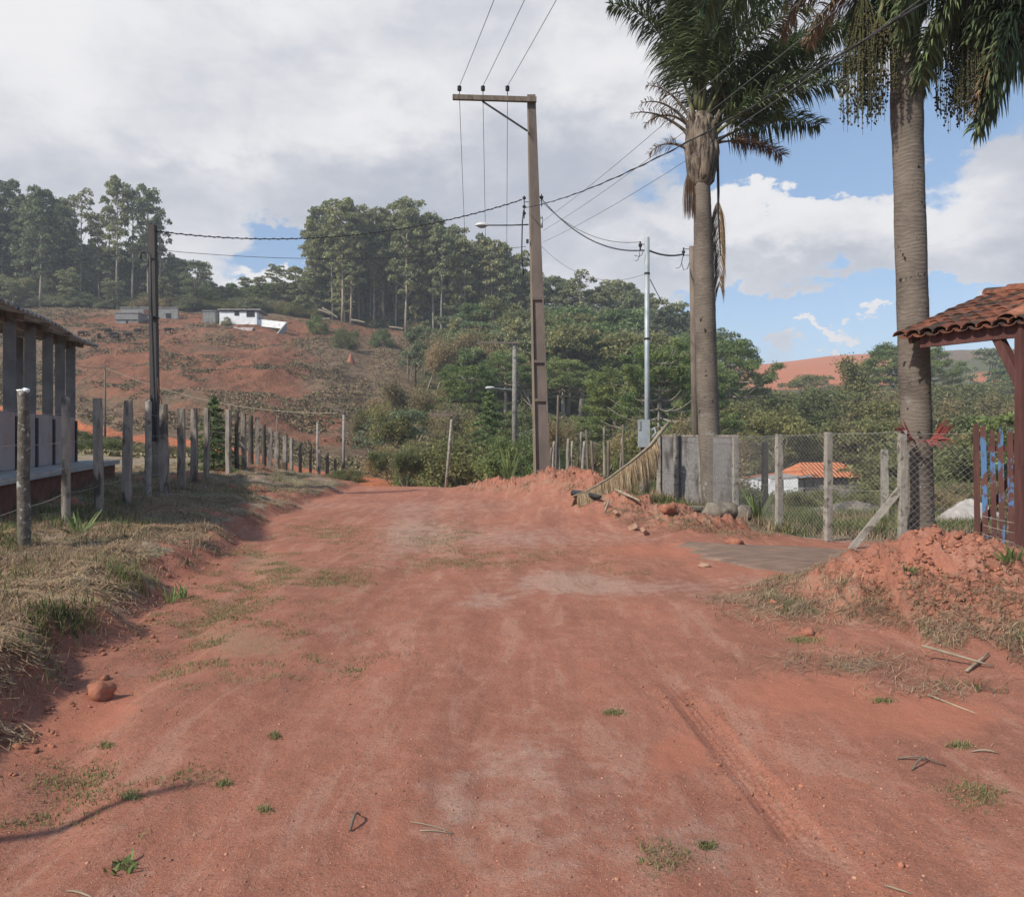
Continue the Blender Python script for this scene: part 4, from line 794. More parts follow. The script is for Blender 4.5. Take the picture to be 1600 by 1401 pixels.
def frondcurve(o, az, el, L, grav, n=12, side=0.):
    p = Vector(o); d_ = Vector((math.cos(az)*math.cos(el), math.sin(az)*math.cos(el), math.sin(el))); pts = [p.copy()]
    sv = Vector((-math.sin(az), math.cos(az), 0))
    for k in range(n):
        p = p+d_*L/n; pts.append(p.copy()); d_ = (d_-Vector((0, 0, 1))*grav*(.5+1.*k/n)/n*2+sv*side/n).normalized()
    return pts
def frond(par, o, az, el, L, grav, n=340, L0=.62, wd=.030, lm='frond', rm='rachis', name='frond', droop=.42, side=0., start=.14, r0=.035, tip=.35):
    pts = frondcurve(o, az, el, L, grav, side=side); Vv, Ff = leaflets(pts, L0, wd, n, droop, start=start, tip=tip)
    fr = nmesh(name, Vv, Ff, M[lm], par); MB().tube(pts, [r0*(1-.85*k/12)+r0*1.6*max(0, 1-k/2.2)**1.5 for k in range(13)], 6).build('rachis', M[rm], fr, True); return fr
def trunk_pts(samples, Yd): k = math.cos(math.atan(abs(samples[0][0]-CX)/F)); return [P(px, py, Yd) for px, py, w_ in samples], [w_/2/F*Yd*k for px, py, w_ in samples]
def palm(name, label, samples, Yd, shaft, seed):
    random.seed(seed); base = P(samples[0][0], samples[0][1], Yd); t = thing(name, label, 'palm tree', base)
    pts, rad = trunk_pts(samples, Yd); m_ = MB(); dense = []; dr_ = []
    for i in range(len(pts)-1):
        for k in range(10): f = k/10; dense.append(pts[i].lerp(pts[i+1], f)-base); dr_.append((rad[i]*(1-f)+rad[i+1]*f)*(1+.012*math.sin(len(dense)*.5)+rv(-.012, .012)))
    dense.append(pts[-1]-base); dr_.append(rad[-1]); m_.tube([dense[0]-Vector((0, 0, .3))]+dense, [dr_[0]]+dr_, 28).build('trunk', M['palmtrunk'], t, True)
    sp_, sr = trunk_pts(shaft, Yd); m_ = MB(); n = 26; b = 0
    for i, p in enumerate(sp_):                      # fluted sheaths of old leaf bases
        for k in range(n):
            q = 2*math.pi*k/n; rr_ = sr[i]*(1+.10*math.sin(q*4+i*.55)+.05*math.sin(q*9-i)); m_.v.append(p-base+Vector((math.cos(q)*rr_, math.sin(q)*rr_, 0)))
    for i in range(len(sp_)-1):
        for k in range(n): m_.f.append((i*n+k, i*n+(k+1) % n, (i+1)*n+(k+1) % n, (i+1)*n+k))
    m_.build('crownshaft', M['sheath'], t, True); return t, base, sp_[-1]-base
# farther palm
pb, base2, top2 = palm('palm_tree', 'ringed palm with dead fronds hanging from its crown, standing by the concrete wall', [(1119, 806, 44), (1116, 780, 39), (1111, 740, 34), (1108, 680, 34), (1105, 600, 34), (1102, 500, 33.5), (1100, 420, 32), (1098, 340, 29), (1096, 286, 27)], 18.4, [(1096, 290, 27), (1096, 282, 40), (1097, 265, 45), (1097, 240, 50), (1096, 215, 47), (1096, 195, 40), (1096, 184, 32), (1096, 176, 18)], 11)
o2 = lambda px, py: P(px, py, 18.4)-base2
for i in range(15):
    a = i*2.4; c = Vector((math.cos(a), math.sin(a), 0)); r0_ = .28; z0 = o2(1096, 268+(i % 4)*5); z0.x = o2(1096, 0).x
    MB().tube([z0+c*.20, z0+c*r0_+Vector((0, 0, .35)), z0+c*(r0_+.03)+Vector((0, 0, .6)), z0+c*(r0_-.06)+Vector((0, 0, .85+rv(0, .25))), z0+c*(r0_+rv(-.1, .2))+Vector((0, 0, 1.15+rv(0, .3)))], [.03, .085, .085, .05, .02], 8, jit=.12).build('leaf_base', M['sheath'], pb, True)
for (a, e, L, g, ox, oy) in [(178, 76, 3.6, 1.05, 1086, 190), (165, 84, 4.0, 1.0, 1092, 150), (200, 80, 3.6, 1.3, 1090, 170), (140, 82, 4.0, .8, 1094, 140), (95, 84, 3.9, .8, 1096, 140), (60, 82, 3.8, .9, 1098, 150), (20, 58, 4.3, .75, 1102, 200), (-12, 50, 4.6, .60, 1104, 205), (8, 42, 4.7, .46, 1104, 212), (2, 52, 4.9, .62, 1104, 205), (-40, 62, 3.3, .9, 1100, 190), (-75, 72, 3.4, .9, 1096, 180), (-110, 78, 3.4, .9, 1094, 180), (230, 80, 3.5, .9, 1090, 170), (35, 50, 3.3, .9, 1104, 205), (75, 60, 3.2, 1.0, 1100, 200), (-25, 36, 3.1, .55, 1105, 220), (0, 70, 4.0, .8, 1100, 180), (178, 86, 4.2, .9, 1092, 130), (12, 30, 2.9, .45, 1108, 226)]:
    frond(pb, o2(ox, oy), R(a+rv(-4, 4)), R(e), L, g, n=int(125*L), L0=.88, wd=.032, droop=.68)
for (a, e, L, g, ox, oy) in [(182, 42, 1.6, .6, 1082, 215), (172, 62, 1.5, .7, 1084, 195), (192, 50, 1.5, .8, 1084, 205), (188, 28, 1.1, .9, 1080, 236), (10, 65, 1.0, .5, 1104, 190), (170, 50, 1.3, 1.1, 1084, 205)]:
    frond(pb, o2(ox, oy), R(a), R(e), L, g, n=70, L0=.38, wd=.014, lm='deadbrown', rm='sheath', name='dead_frond', droop=.75, r0=.045, start=.3)
frond(pb, o2(1110, 225), R(3), R(12), 1.75, .5, n=520, L0=.34, wd=.014, lm='deadbrown', rm='deadbrown', name='dead_frond', droop=.35, start=.25, r0=.03, tip=.8)
pts = [o2(1121, 225), o2(1122.5, 300), o2(1122, 330), o2(1126, 400), o2(1126, 470), o2(1124, 492)]
Vv, Ff = leaflets([pts[1].lerp(pts[2], k/3) for k in range(3)]+[pts[2].lerp(pts[3], k/3) for k in range(3)]+[pts[3].lerp(pts[4], k/3) for k in range(3)], .75, .020, 560, 1.5, start=.12, spread=.4, tip=.6, down=.8)
Vv[:, 0] -= .04; hf = nmesh('dead_frond', (Vv-np.array(pts[3]))*np.array([.62, .62, 1])+np.array(pts[3]), Ff, M['deadfrond'], pb); MB().tube(pts[:4], [.028, .03, .022, .012], 6).build('rachis', M['darkiron'], hf, True)
def cluster(par, o, L, wd, mt, n=60, bare=False, name='fruit_cluster', berry=.017, per=16, L1=None):
    o = Vector(o); m_ = MB(); ber = []
    for i in range(n):
        a = rv(0, 6.28); sp_ = wd*math.sqrt(random.random()); q = [o]
        for k in range(1, 5): f = k/4; q.append(o+Vector((math.cos(a)*sp_*math.sin(f*1.9), math.sin(a)*sp_*math.sin(f*1.9), -L*f*rv(.85, 1.05)+.12*math.sin(f*3))))
        m_.tube(q, [.008, .006, .005, .004, .003], 3, cap=False)
        for k in range(per): f = rv(.2, 1)*4; j = min(int(f), 3); ber.append(q[j].lerp(q[j+1], f-j)+Vector((rv(-.02, .02), rv(-.02, .02), 0)))
    cl_ = m_.build(name, M[mt], par)
    if not bare:
        t6 = np.array([(1, 0, 0), (-1, 0, 0), (0, 1, 0), (0, -1, 0), (0, 0, 1.2), (0, 0, -1.2)])*berry; f8 = np.array([(4, 0, 2), (4, 2, 1), (4, 1, 3), (4, 3, 0), (5, 2, 0), (5, 1, 2), (5, 3, 1), (5, 0, 3)])
        c = np.array([tuple(b) for b in ber]); nmesh('berries', (c[:, None]+t6[None]*rng.uniform(.8, 1.25, (len(c), 1, 1))).reshape(-1, 3), ((np.arange(len(c))*6)[:, None, None]+f8[None]).reshape(-1, 3), M['berry'], cl_, smooth=True)
    return cl_
cluster(pb, o2(1078, 262), 1.15, .17, 'deadbrown', n=130, bare=True)
# nearer palm
pa, base1, top1 = palm('palm_tree', 'thick near palm with hanging fruit clusters and lichened trunk beside the fence corner post', [(1442, 868, 56), (1440, 850, 50), (1438, 800, 45), (1436, 740, 46), (1432, 660, 50), (1429, 600, 52), (1427, 520, 52), (1425, 450, 52), (1422, 350, 52), (1420, 270, 50), (1417, 180, 54), (1415, 110, 50), (1413, 52, 48)], 12.1, [(1413, 56, 46), (1414, 46, 52), (1414, 30, 62), (1413, 5, 70), (1413, -30, 74), (1413, -80, 62), (1414, -140, 42), (1414, -200, 24)], 12)
o1 = lambda px, py: P(px, py, 12.1)-base1
for (a, e, L, g) in [(180, 50, 3.2, 1.5), (160, 60, 3.5, 1.4), (172, 35, 2.9, 1.4), (188, 30, 2.7, 1.5), (0, 50, 3.1, 1.6), (20, 60, 3.4, 1.5), (5, 35, 2.5, 1.7), (60, 65, 3.4, 1.4), (110, 65, 3.4, 1.4), (176, 44, 3.6, 1.35), (186, 48, 3.8, 1.3), (4, 42, 3.2, 1.5), (140, 45, 3., 1.5), (40, 45, 2.7, 1.6), (85, 45, 2.7, 1.6), (180, 75, 3.8, 1.2), (0, 75, 3.8, 1.2), (165, 42, 3.0, 1.55), (195, 45, 3.0, 1.6)]:
    frond(pa, o1(1413+14*math.cos(R(a)), -70), R(a+rv(-5, 5)), R(e), L+.6, g, n=int(130*L), L0=.82, wd=.027, droop=.68)
for (a, e, L, g, ox, oy) in [(178, 20, 2.1, 1.3, 1395, -30), (2, 15, 1.7, 1.6, 1435, -30), (182, 5, 1.7, 1.2, 1395, -20)]:
    frond(pa, o1(ox, oy), R(a), R(e), L, g, n=230, L0=.55, wd=.02, lm='deadbrown', rm='rachis', name='dead_frond', droop=.6)
def stalked(par, a, b, c): return MB().tube([a, a.lerp(b, .5)+Vector((0, 0, .12)), b, c], [.045, .04, .03, .02], 6).build('stalk', M['rachis'], par, True)
for (x_, y_, L, w_, n, q) in [(1490, -5, 1.95, .36, 95, .2), (1500, 50, 1.35, .30, 50, .35), (1345, -10, 2.0, .34, 85, .1), (1360, 40, 1.2, .3, 40, .3)]:
    p = o1(x_, y_); p.y -= q; cl_ = cluster(pa, p, L, w_, 'rachis', n=n, per=22); stalked(cl_, o1(1413+(20 if x_ > 1413 else -20), -20), p, p+Vector((0, 0, -.2)))
# a third palm stands outside the picture on the right; its fronds reach in
pc, base3, top3 = palm('palm_tree', 'palm at the right edge of which only drooping fronds show', [(1725, 880, 56), (1720, 600, 50), (1715, 300, 50), (1710, 60, 46)], 11.6, [(1710, 64, 46), (1710, 45, 60), (1710, 0, 70), (1710, -60, 60), (1710, -150, 26)], 13)
o3 = lambda px, py: P(px, py, 11.6)-base3
for (a, e, L, g) in [(178, 8, 1.2, 1.5), (171, -20, 1.3, .9), (186, -32, 1.5, .7), (166, 15, 1.2, 1.6), (192, -10, 1.2, 1.2), (180, 26, 1.5, 1.9), (176, -45, 1.9, .5), (178, 62, 3.3, 1.7), (184, 42, 3.0, 1.8), (170, 40, 2.9, 1.7), (190, 65, 3.4, 1.7), (180, 20, 2.5, 1.7), (175, 75, 3.6, 1.6), (180, 52, 2.9, 1.7), (165, 60, 3.1, 1.5), (195, 55, 3.0, 1.6), (182, 30, 2.5, 1.5), (150, 50, 3., 1.5), (210, 50, 3., 1.5), (172, 12, 2.3, 1.5), (90, 60, 3.2, 1.4), (270, 60, 3.2, 1.4), (0, 55, 3.2, 1.4), (45, 60, 3.2, 1.4), (135, 65, 3.4, 1.4)]:
    frond(pc, o3(1710+14*math.cos(R(a)), -50), R(a+rv(-5, 5)), R(e), L+.9, g, n=int(190*L), L0=.84, wd=.032, droop=.62)
frond(pc, o3(1690, 10), R(181), R(-12), 2.4, 1.2, n=300, L0=.6, wd=.016, lm='deadbrown', rm='deadbrown', name='dead_frond', droop=.6)
# bromeliad on the near palm
br = thing('bromeliad', 'dark red bromeliad growing on the near palm trunk at fence height', 'bromeliad', P(1437, 690, 11.85))
def strapleaf(p, d_, L, wd, droop, n=6):
    p = Vector(p); d_ = Vector(d_).normalized(); sv = d_.cross(Vector((0, -1, .3))).normalized(); v = []; 
    for k in range(n+1):
        f = k/n; w_ = wd*(1-f**2.2)*.5+.002; v += [p-sv*w_, p+sv*w_]; p = p+d_*L/n; d_ = (d_-Vector((0, 0, droop/n*(.3+f)*2))).normalized()
    return v
def straps(name, lst, mt, par):
    m_ = MB()
    for (p, d_, L, wd, dr) in lst:
        b = len(m_.v); v = strapleaf(p, d_, L, wd, dr); m_.v += v
        for k in range(len(v)//2-1): m_.f.append((b+2*k, b+2*k+1, b+2*k+3, b+2*k+2))
    return m_.build(name, M[mt], par)
random.seed(3); ls = []
for i in range(16): ls.append(((.14+rv(-.03, .03), -.1, rv(-.05, .02)), (rv(.3, 1.1), rv(-.5, .3), 1), rv(.3, .42), .035, rv(-.1, .25)))
for i in range(14): ls.append(((-.18+rv(-.03, .03), -.1, rv(0, .1)), (-rv(.4, 1.3), rv(-.5, .3), 1), rv(.22, .34), .035, rv(-.1, .5)))
for i in range(14): ls.append(((rv(-.2, .2), -.18, rv(-.02, .05)), (rv(-1, 1), -.8, rv(-.2, .6)), rv(.15, .28), .03, 1.))
straps('leaves', ls, 'bromel', br)
m_ = MB()
for i in range(14): a = rv(0, 3.14); m_.tube([(.2*math.cos(a), -.1, -.02), (.35*math.cos(a)+rv(-.1, .1), -.12, -.03+rv(-.1, .1)), (.52*math.cos(a)+rv(-.1, .1), -.1, rv(-.3, .0))], [.008, .006, .003], 4)
m_.build('roots', M['wood'], br)
#SPLIT#

# ------------------------------------------------------------------ fences
def bend(p, q, sag, n=14):
    p = Vector(p); q = Vector(q); return [p.lerp(q, k/n)-Vector((0, 0, sag*4*(k/n)*(1-k/n))) for k in range(n+1)]
def roughpost(base, top, r, mt, par, seed, square=False, name='post', lab=None, chips=False):
    random.seed(seed); m_ = MB(); base = Vector(base); top = Vector(top); n = 10; pts = [base.lerp(top, k/8) for k in range(9)]
    if square:
        ax = Vector((1, 0, 0)); ay = Vector((0, 1, 0)); ca = math.cos(seed*.7)*.25; b = 0
        for i, p in enumerate(pts):
            for (u, v) in ((-1, -1), (0, -1.04), (1, -1), (1.04, 0), (1, 1), (0, 1.04), (-1, 1), (-1.04, 0)):
                k = r*(1+rv(-.09, .09))*(.9 if i == 8 else 1); m_.v.append(p+Vector((u*math.cos(ca)-v*math.sin(ca), u*math.sin(ca)+v*math.cos(ca), 0))*k)
        for i in range(8):
            for k in range(8): m_.f.append((i*8+k, i*8+(k+1) % 8, (i+1)*8+(k+1) % 8, (i+1)*8+k))
        m_.f.append(tuple(64+k for k in range(8)))
    else:
        pts.append(top+Vector((rv(-.01, .01), 0, r*.35)))
        m_.tube([p+Vector((rv(-.008, .008), rv(-.008, .008), 0)) for p in pts], [r*(1.08-.02*k)*rv(.95, 1.05) for k in range(9)]+[r*.55], 10, jit=.07)
    o = m_.build(name, M[mt], par, not square)
    if lab: tag(o, lab)
    return o
# left fence: (px, base row, top row, px width, material)
LF = [(38, 850, 612, 21, 'lichen'), (103, 818, 622, 15, 'post'), (155, 803, 622, 12, 'post'), (198, 786, 626, 13, 'post'), (232, 780, 628, 12, 'wpost'), (258, 770, 632, 14, 'post'), (284, 765, 638, 12, 'post'), (303, 754, 638, 10, 'post'), (322, 750, 637, 8, 'post'),
      (357, 742, 640, 8, 'post'), (370, 738, 644, 8, 'dpost'), (382, 736, 646, 7, 'post'), (392, 734, 650, 9, 'dpost'), (403, 732, 652, 7, 'post'), (413, 731, 664, 8, 'dpost'), (421, 732, 668, 7, 'post'), (433, 735, 674, 8, 'post'), (445, 737, 678, 7, 'post'), (456, 740, 683, 5, 'post'), (469, 746, 692, 6, 'dpost'), (485, 748, 697, 5, 'dpost'), (498, 752, 702, 6, 'post'), (511, 756, 708, 6, 'dpost'), (523, 760, 716, 6, 'dpost'), (536, 764, 722, 6, 'dpost'), (546, 768, 733, 5, 'dpost'), (554, 770, 746, 4, 'dpost')]
lf = thing('post_fence', 'long wire fence of weathered posts along the left bank, descending past the crest', 'fence', (-6, 9.9, 0))
tops = []
def solveY(px, top, bot):
    """distance at which a post of this pixel height stands on the ground"""
    Yd = 7+np.arange(300)*.2; x = (px-CX)/F*Yd; g = H_(x, Yd); e = abs(HY-F*(g-CH)/Yd-bot)+abs((bot-top)*Yd/F-1.85)*22
    k = int(np.argmin(e)); return float(Yd[k]), float(x[k]), float(g[k])
lastY = 0
for i, (px, b_, tp, wd, mt) in enumerate(LF):
    Yd, x, g = solveY(px, tp, b_); Yd = max(Yd, lastY+.5 if i else Yd); lastY = Yd; x = (px-CX)/F*Yd; g = H(x, Yd); z = CH+(HY-tp)/F*Yd; r = wd/2/F*Yd*.86
    o = roughpost((x+6, Yd-9.9, g-.3), (x+6+rv(-.04, .04), Yd-9.9, z), r, mt, lf, 40+i, square=(mt == 'post' and i > 1), lab={0: 'thick lichen covered post with a white top', 4: 'paler round wooden post'}.get(i)); tops.append((Vector((x+6, Yd-9.9, g)), Vector((x+6, Yd-9.9, z))))
m_ = MB(); m_.lump(tops[0][1]+Vector((0, 0, .01)), (.07, .065, .03), 4, 10, .3).lump(tops[0][1]+Vector((.02, 0, .02)), (.03, .03, .02), 5, 8, .3); m_.build('bird_lime', M['white'], lf, True)
nearp = [(Vector((-5.0+6, 6.1-9.9, .4)), Vector((-5.0+6, 6.1-9.9, 2.2)))]
allp = [(tops[0][0]+Vector((1.0, -3.6, 0)), tops[0][1]+Vector((1.0, -3.6, 0)))]+tops
for f_ in (.88, .66, .45, .25):
    m_ = MB()
    for a, b in zip(allp[:-1], allp[1:]):
        m_.tube(bend(a[0].lerp(a[1], f_), b[0].lerp(b[1], f_), .03, 5), .004, 4, cap=False)
    m_.build('wire', M['wire'], lf)
sp_ = thing('fence_post', 'single post at the near left just outside the picture, casting the shadow over the road', 'fence post', (-2.92, 2.90, 0)); roughpost((0, 0, -.2), (.02, 0, 1.5), .033, 'post', sp_, 99)
# right chain link fence
RF = [(1410, 862, 672, 12, 11.75), (1294, 850, 675, 11, 12.7), (1217, 840, 678, 10, 13.75), (1149, 815, 680, 9, 16.2), (1096, 800, 681, 8, 18.9), (1056, 792, 677, 8, 20.4), (1029, 782, 674, 7, 21.8)]
rf = thing('chain_link_fence', 'chain link fence on pale peeling concrete posts between the driveway and the yard', 'fence', (5.7, 11.75, 0)); fp = []; oo = Vector((5.7, 11.75, 0))
for i, (px, b_, tp, wd, Yd) in enumerate(RF):
    x = (px-CX)/F*Yd; g = H(x, Yd)-.15; z = CH+(HY-tp)/F*Yd; zb = CH+(HY-b_)/F*Yd; roughpost(Vector((x, Yd, min(g, zb)))-oo, Vector((x, Yd, z))-oo, wd/2/F*Yd*.86, 'wpost', rf, 70+i, True); fp.append((Vector((x, Yd, zb))-oo, Vector((x, Yd, z))-oo))
a = P(1408, 762, 11.75)-oo; b = P(1326, 852, 11.9)-oo; MB().bar(a, b-Vector((0, 0, .1)), .085, .085).build('diagonal_brace', M['wpost'], rf)
def chainlink(name, pairs, par, cell=.075, r=.0017, mt='wire'):
    m_ = MB()
    for (a0, a1), (b0, b1) in pairs:
        L = (b0-a0).length; hgt_ = min((a1-a0).length, (b1-b0).length)*.97; n = max(2, int(L/cell)); rows = int(hgt_/cell)
        def at(u, v): return (a0.lerp(b0, u)).lerp(a1.lerp(b1, u), v*.97+.02)
        for i in range(n):
            for sg in (0, 1):
                q = [at(min(max((i+((k+sg) % 2))/n, 0), 1), k/rows) for k in range(rows+1)]; 
                if sg == 0: m_.tube(q, r, 3, cap=False)
                elif i < n: m_.tube([at((i+((k+1) % 2))/n, k/rows) for k in range(rows+1)], r, 3, cap=False)
    return m_.build(name, M[mt], par)
fr_ = [(p[0]+Vector((-.05, -.07, .03)), p[1]+Vector((-.05, -.07, 0))) for p in fp]
chainlink('wire_mesh', list(zip(fr_[:-3], fr_[1:-2])), rf)
m_ = MB()
for f_ in (1.0, .5, .03):
    for a, b in zip(fr_[:-1], fr_[1:]): m_.tube(bend(a[0].lerp(a[1], f_*.99), b[0].lerp(b[1], f_*.99), .02, 5), .003, 4, cap=False)
m_.build('tension_wire', M['wire'], rf)
g0 = (P(1412, 860, 11.7)-oo, P(1412, 676, 11.7)-oo); g1 = (P(1524, 868, 11.25)-oo, P(1524, 700, 11.25)-oo)
chainlink('gate_mesh', [(g0, g1)], rf, cell=.09)
m_ = MB(); m_.tube(bend(g0[1], P(1524, 676, 11.3)-oo, .02), .003, 4)
m_.build('top_wire', M['wire'], rf)
# rough cast wall behind the farther palm
cw = thing('concrete_wall', 'grey rough cast concrete panel wall behind the farther palm', 'wall', (4.3, 18, 0)); o_ = Vector((4.3, 18, 0))
wl = [(1030, 21.9), (1056, 20.55), (1096, 19.05), (1149, 16.35), (1148.5, 16.3)]
for (a, ya), (b, yb) in zip(wl[:-2], wl[1:-1]):
    A = P(a, 681, ya)-o_+Vector((.06, .08, 0)); B = P(b, 681, yb)-o_+Vector((.06, .08, 0)); m_ = MB(); dd = (B-A)
    m_.bar(A+Vector((0, 0, -.9)), B+Vector((0, 0, -.9)), .055, 1.76); m_.build('panel', M['wall'], cw)
    m_ = MB(); m_.bar(A+Vector((0, 0, .0)), B+Vector((0, 0, .0)), .08, .05); m_.build('coping', M['post'], cw)
# wooden stakes behind the utility pole
SK = [(868, 755, 618), (862, 750, 690), (875, 745, 682), (885, 748, 686), (893, 745, 690), (905, 752, 676), (909, 752, 690), (920, 755, 672), (928, 752, 690), (945, 752, 668), (950, 742, 690), (968, 740, 685), (974, 740, 664), (888, 748, 702), (858, 738, 700)]
sf = thing('stake_fence', 'uneven row of grey wooden stakes right of the tall utility pole', 'fence', (2.4, 26, 0)); o_ = Vector((2.4, 26, 0)); random.seed(8)
for i, (px, b_, tp) in enumerate(SK):
    Yd = 24.5+rv(0, 2.5); x = (px-CX)/F*Yd; g = H(x, Yd); z = CH+(HY-tp)/F*Yd; ln = rv(-.09, .09); roughpost(Vector((x, Yd, g-.2))-o_, Vector((x+ln, Yd, z))-o_, rv(.035, .055), random.choice(['wpost', 'post', 'wood']), sf, 300+i, name='stake')
m_ = MB(); m_.tube(bend(P(860, 700, 25)-o_, P(1000, 705, 25.5)-o_, .1), .004, 4); m_.build('wire', M['wire'], sf)
# back posts of the yard
for i, (px, b_, tp, Yd, lb) in enumerate([(1195, 800, 690, 20, 'dark post in the yard seen between the second and third pale fence posts'), (1382, 790, 702, 20.5, 'grey post in the yard left of the fence corner post')]):
    x = (px-CX)/F*Yd; g = H(x, Yd); q = thing('yard_post', lb, 'post', (x, Yd, g)); roughpost((0, 0, -.2), (0, 0, CH+(HY-tp)/F*Yd-g), .075, 'dpost' if i == 0 else 'wpost', q, 400+i, True)

# ------------------------------------------------------------------ poles and lines
UP = P(848, 742, 22); up = thing('utility_pole', 'tall tapering concrete utility pole with a crossarm and a street lamp beyond the earth heap', 'utility pole', (UP.x, 22, .2))
topP = P(830, 150, 22); o_ = Vector((UP.x, 22, .2)); bt = Vector((0, 0, -.3)); tp_ = topP-o_
def polepts(f): return bt.lerp(tp_, f)
def tapered(name, x0, x1, y0, y1, mt, fa=0., fb=1., par=up, wtop=.23, wbot=.47, dt_=.20, db=.36, n=14):
    """slab of the pole between side fractions x0..x1 (across) and y0..y1 (deep)"""
    m_ = MB()
    for k in range(n+1):
        f = fa+(fb-fa)*k/n; c = polepts(f); W = wbot+(wtop-wbot)*f; D = db+(dt_-db)*f
        for (u, v) in ((x0, y0), (x1, y0), (x1, y1), (x0, y1)): m_.v.append(c+Vector((W*u, D*v, 0)))
    for k in range(n):
        for j in range(4): m_.f.append((k*4+j, k*4+(j+1) % 4, k*4+4+(j+1) % 4, k*4+4+j))
    m_.f += [(3, 2, 1, 0), (n*4, n*4+1, n*4+2, n*4+3)]; return m_.build(name, M[mt], par)
tapered('left_flange', -.5, -.36, -.5, .5, 'pole_lit'); tapered('right_flange', .40, .5, -.5, .5, 'pole'); tapered('web', -.358, .398, -.28, .28, 'pole')
tapered('upper_shaft', -.358, .398, -.49, .49, 'pole', .50, 1.)
for f in (.07, .245, .34, .495): tapered('rib', -.357, .397, -.47, .47, 'pole', f, f+.007, n=1)
c0 = P(708, 156, 22)-o_; c1 = P(838, 160, 22)-o_; c0.y -= .16; c1.y -= .16
ca = MB().bar(c0, c1, .11, .13).build('crossarm', M['wood'], up)
MB().bar(P(754, 162, 22)-o_+Vector((0, -.15, 0)), P(824, 208, 22)-o_+Vector((0, -.15, 0)), .035, .045).build('brace', M['darkiron'], up)
INS = []
for px in (718.5, 755, 793):
    p = P(px, 153, 22)-o_; p.y -= .16; m_ = MB(); m_.tube([p, p+Vector((0, 0, .17))], .012, 6)
    for k in range(3): m_.tube([p+Vector((0, 0, .13+k*.045)), p+Vector((0, 0, .155+k*.045)), p+Vector((0, 0, .17+k*.045))], [.06, .055, .03], 12)
    m_.build('insulator', M['darkiron'], up, True); INS.append(o_+p+Vector((0, 0, .25)))
rk = P(819, 325, 22)-o_; m_ = MB(); m_.tube([rk+Vector((0, -.05, -.3)), rk+Vector((0, -.05, .32))], .014, 6)
for k in (-.2, -.02, .22): m_.tube([rk+Vector((0, -.05, k)), rk+Vector((0, -.05, k+.04)), rk+Vector((0, -.05, k+.08))], [.03, .055, .03], 10)
m_.tube([rk+Vector((0, -.05, .15)), rk+Vector((.15, -.05, .15))], .01, 5); m_.build('insulator_rack', M['darkiron'], up, True)
rk2 = P(846, 318, 22)-o_; m_ = MB(); m_.tube([rk2+Vector((0, -.05, -.1)), rk2+Vector((0, -.05, .25))], .012, 6); m_.tube([rk2+Vector((0, -.05, .1)), rk2+Vector((0, -.05, .16)), rk2+Vector((0, -.05, .2))], [.03, .06, .03], 10); m_.tube([rk2+Vector((-.12, -.05, .05)), rk2+Vector((0, -.05, .05))], .01, 5)
m_.build('insulator_rack', M['darkiron'], up, True)
m_ = MB(); p = P(846, 350, 22)-o_; m_.tube([p+Vector((0, -.1, -.13)), p+Vector((0, -.1, .12))], .035, 10); m_.tube([p+Vector((0, -.1, .12)), p+Vector((0, -.1, .2))], [.04, .02], 8); m_.build('photocell', M['steel'], up, True)
m_ = MB(); cy = [P(818, 330, 22)-o_, P(816, 350, 22)-o_, P(815, 400, 22)-o_, P(818, 430, 22)-o_]; m_.tube([q+Vector((0, -.1, 0)) for q in cy], .018, 6); m_.build('down_cable', M['cable'], up, True)
m_ = MB(); m_.box(P(824, 379, 22)-o_+Vector((0, -.14, 0)), .07, .08, .1); m_.build('clamp', M['darkiron'], up)
m_ = MB(); m_.tube([P(826, 351, 22)-o_, P(800, 352, 22)-o_, P(762, 352, 22)-o_], .018, 8); arm = m_.build('lamp_arm', M['darkiron'], up, True)
m_ = MB(); n = 16; c = P(753, 352, 22)-o_
for j, (u, v) in enumerate(((.0, .075), (.35, .07), (.75, .045), (1, .0), (1.02, -.02))):
    for k in range(n): q = 2*math.pi*k/n; m_.v.append(c+Vector((.19*u*math.cos(q), .11*u*math.sin(q), v+.01)))
for j in range(4):
    for k in range(n): m_.f.append((j*n+k, (j+1)*n+k, (j+1)*n+(k+1) % n, j*n+(k+1) % n))
m_.f.append(tuple(4*n+k for k in range(n))); m_.build('lamp_head', M['lamp'], up, True)
MB().lump(c+Vector((0, 0, -.03)), (.13, .08, .05), 1, 12, 0).build('lamp_glass', M['glass'], up, True)
def line(name, p, q, sag, r, mt, label, group=None, n=40, cat='cable', twist=False):
    pts = bend(p, q, sag, n); m_ = MB(); m_.tube(pts, r, 5, cap=False)
    if twist:
        d_ = (Vector(q)-Vector(p)).normalized(); sx = d_.cross(Vector((0, 0, 1))).normalized(); big = bend(p, q, sag, n*6)
        m_.tube([v+(sx*math.cos(i*1.1)+Vector((0, 0, 1))*math.sin(i*1.1))*r*1.5 for i, v in enumerate(big)], r*.7, 4, cap=False)
    return tag(m_.build(name, M[mt], None, True), label, cat, group)
for i, p in enumerate(INS):
    nm = ('left', 'middle', 'right')[i]
    line('overhead_wire', p, (p.x+9.9, -25, 11.0), .9, .008, 'hv', 'bare wire rising overhead from the %s insulator of the crossarm' % nm, 'bare overhead wires')
    line('overhead_wire', p-Vector((0, 0, .28)), P(742+i*24, 536, 71), 3.9, .008, 'hv', 'bare wire dropping down the valley behind the %s insulator' % nm, 'bare overhead wires')
A = P(819, 325, 21.9); line('twisted_cable', A, (.4+.215*47, -25, 8.2), 2.95, .009, 'cable', 'thick black twisted cable sweeping up right from the utility pole past the palm crown', twist=True)
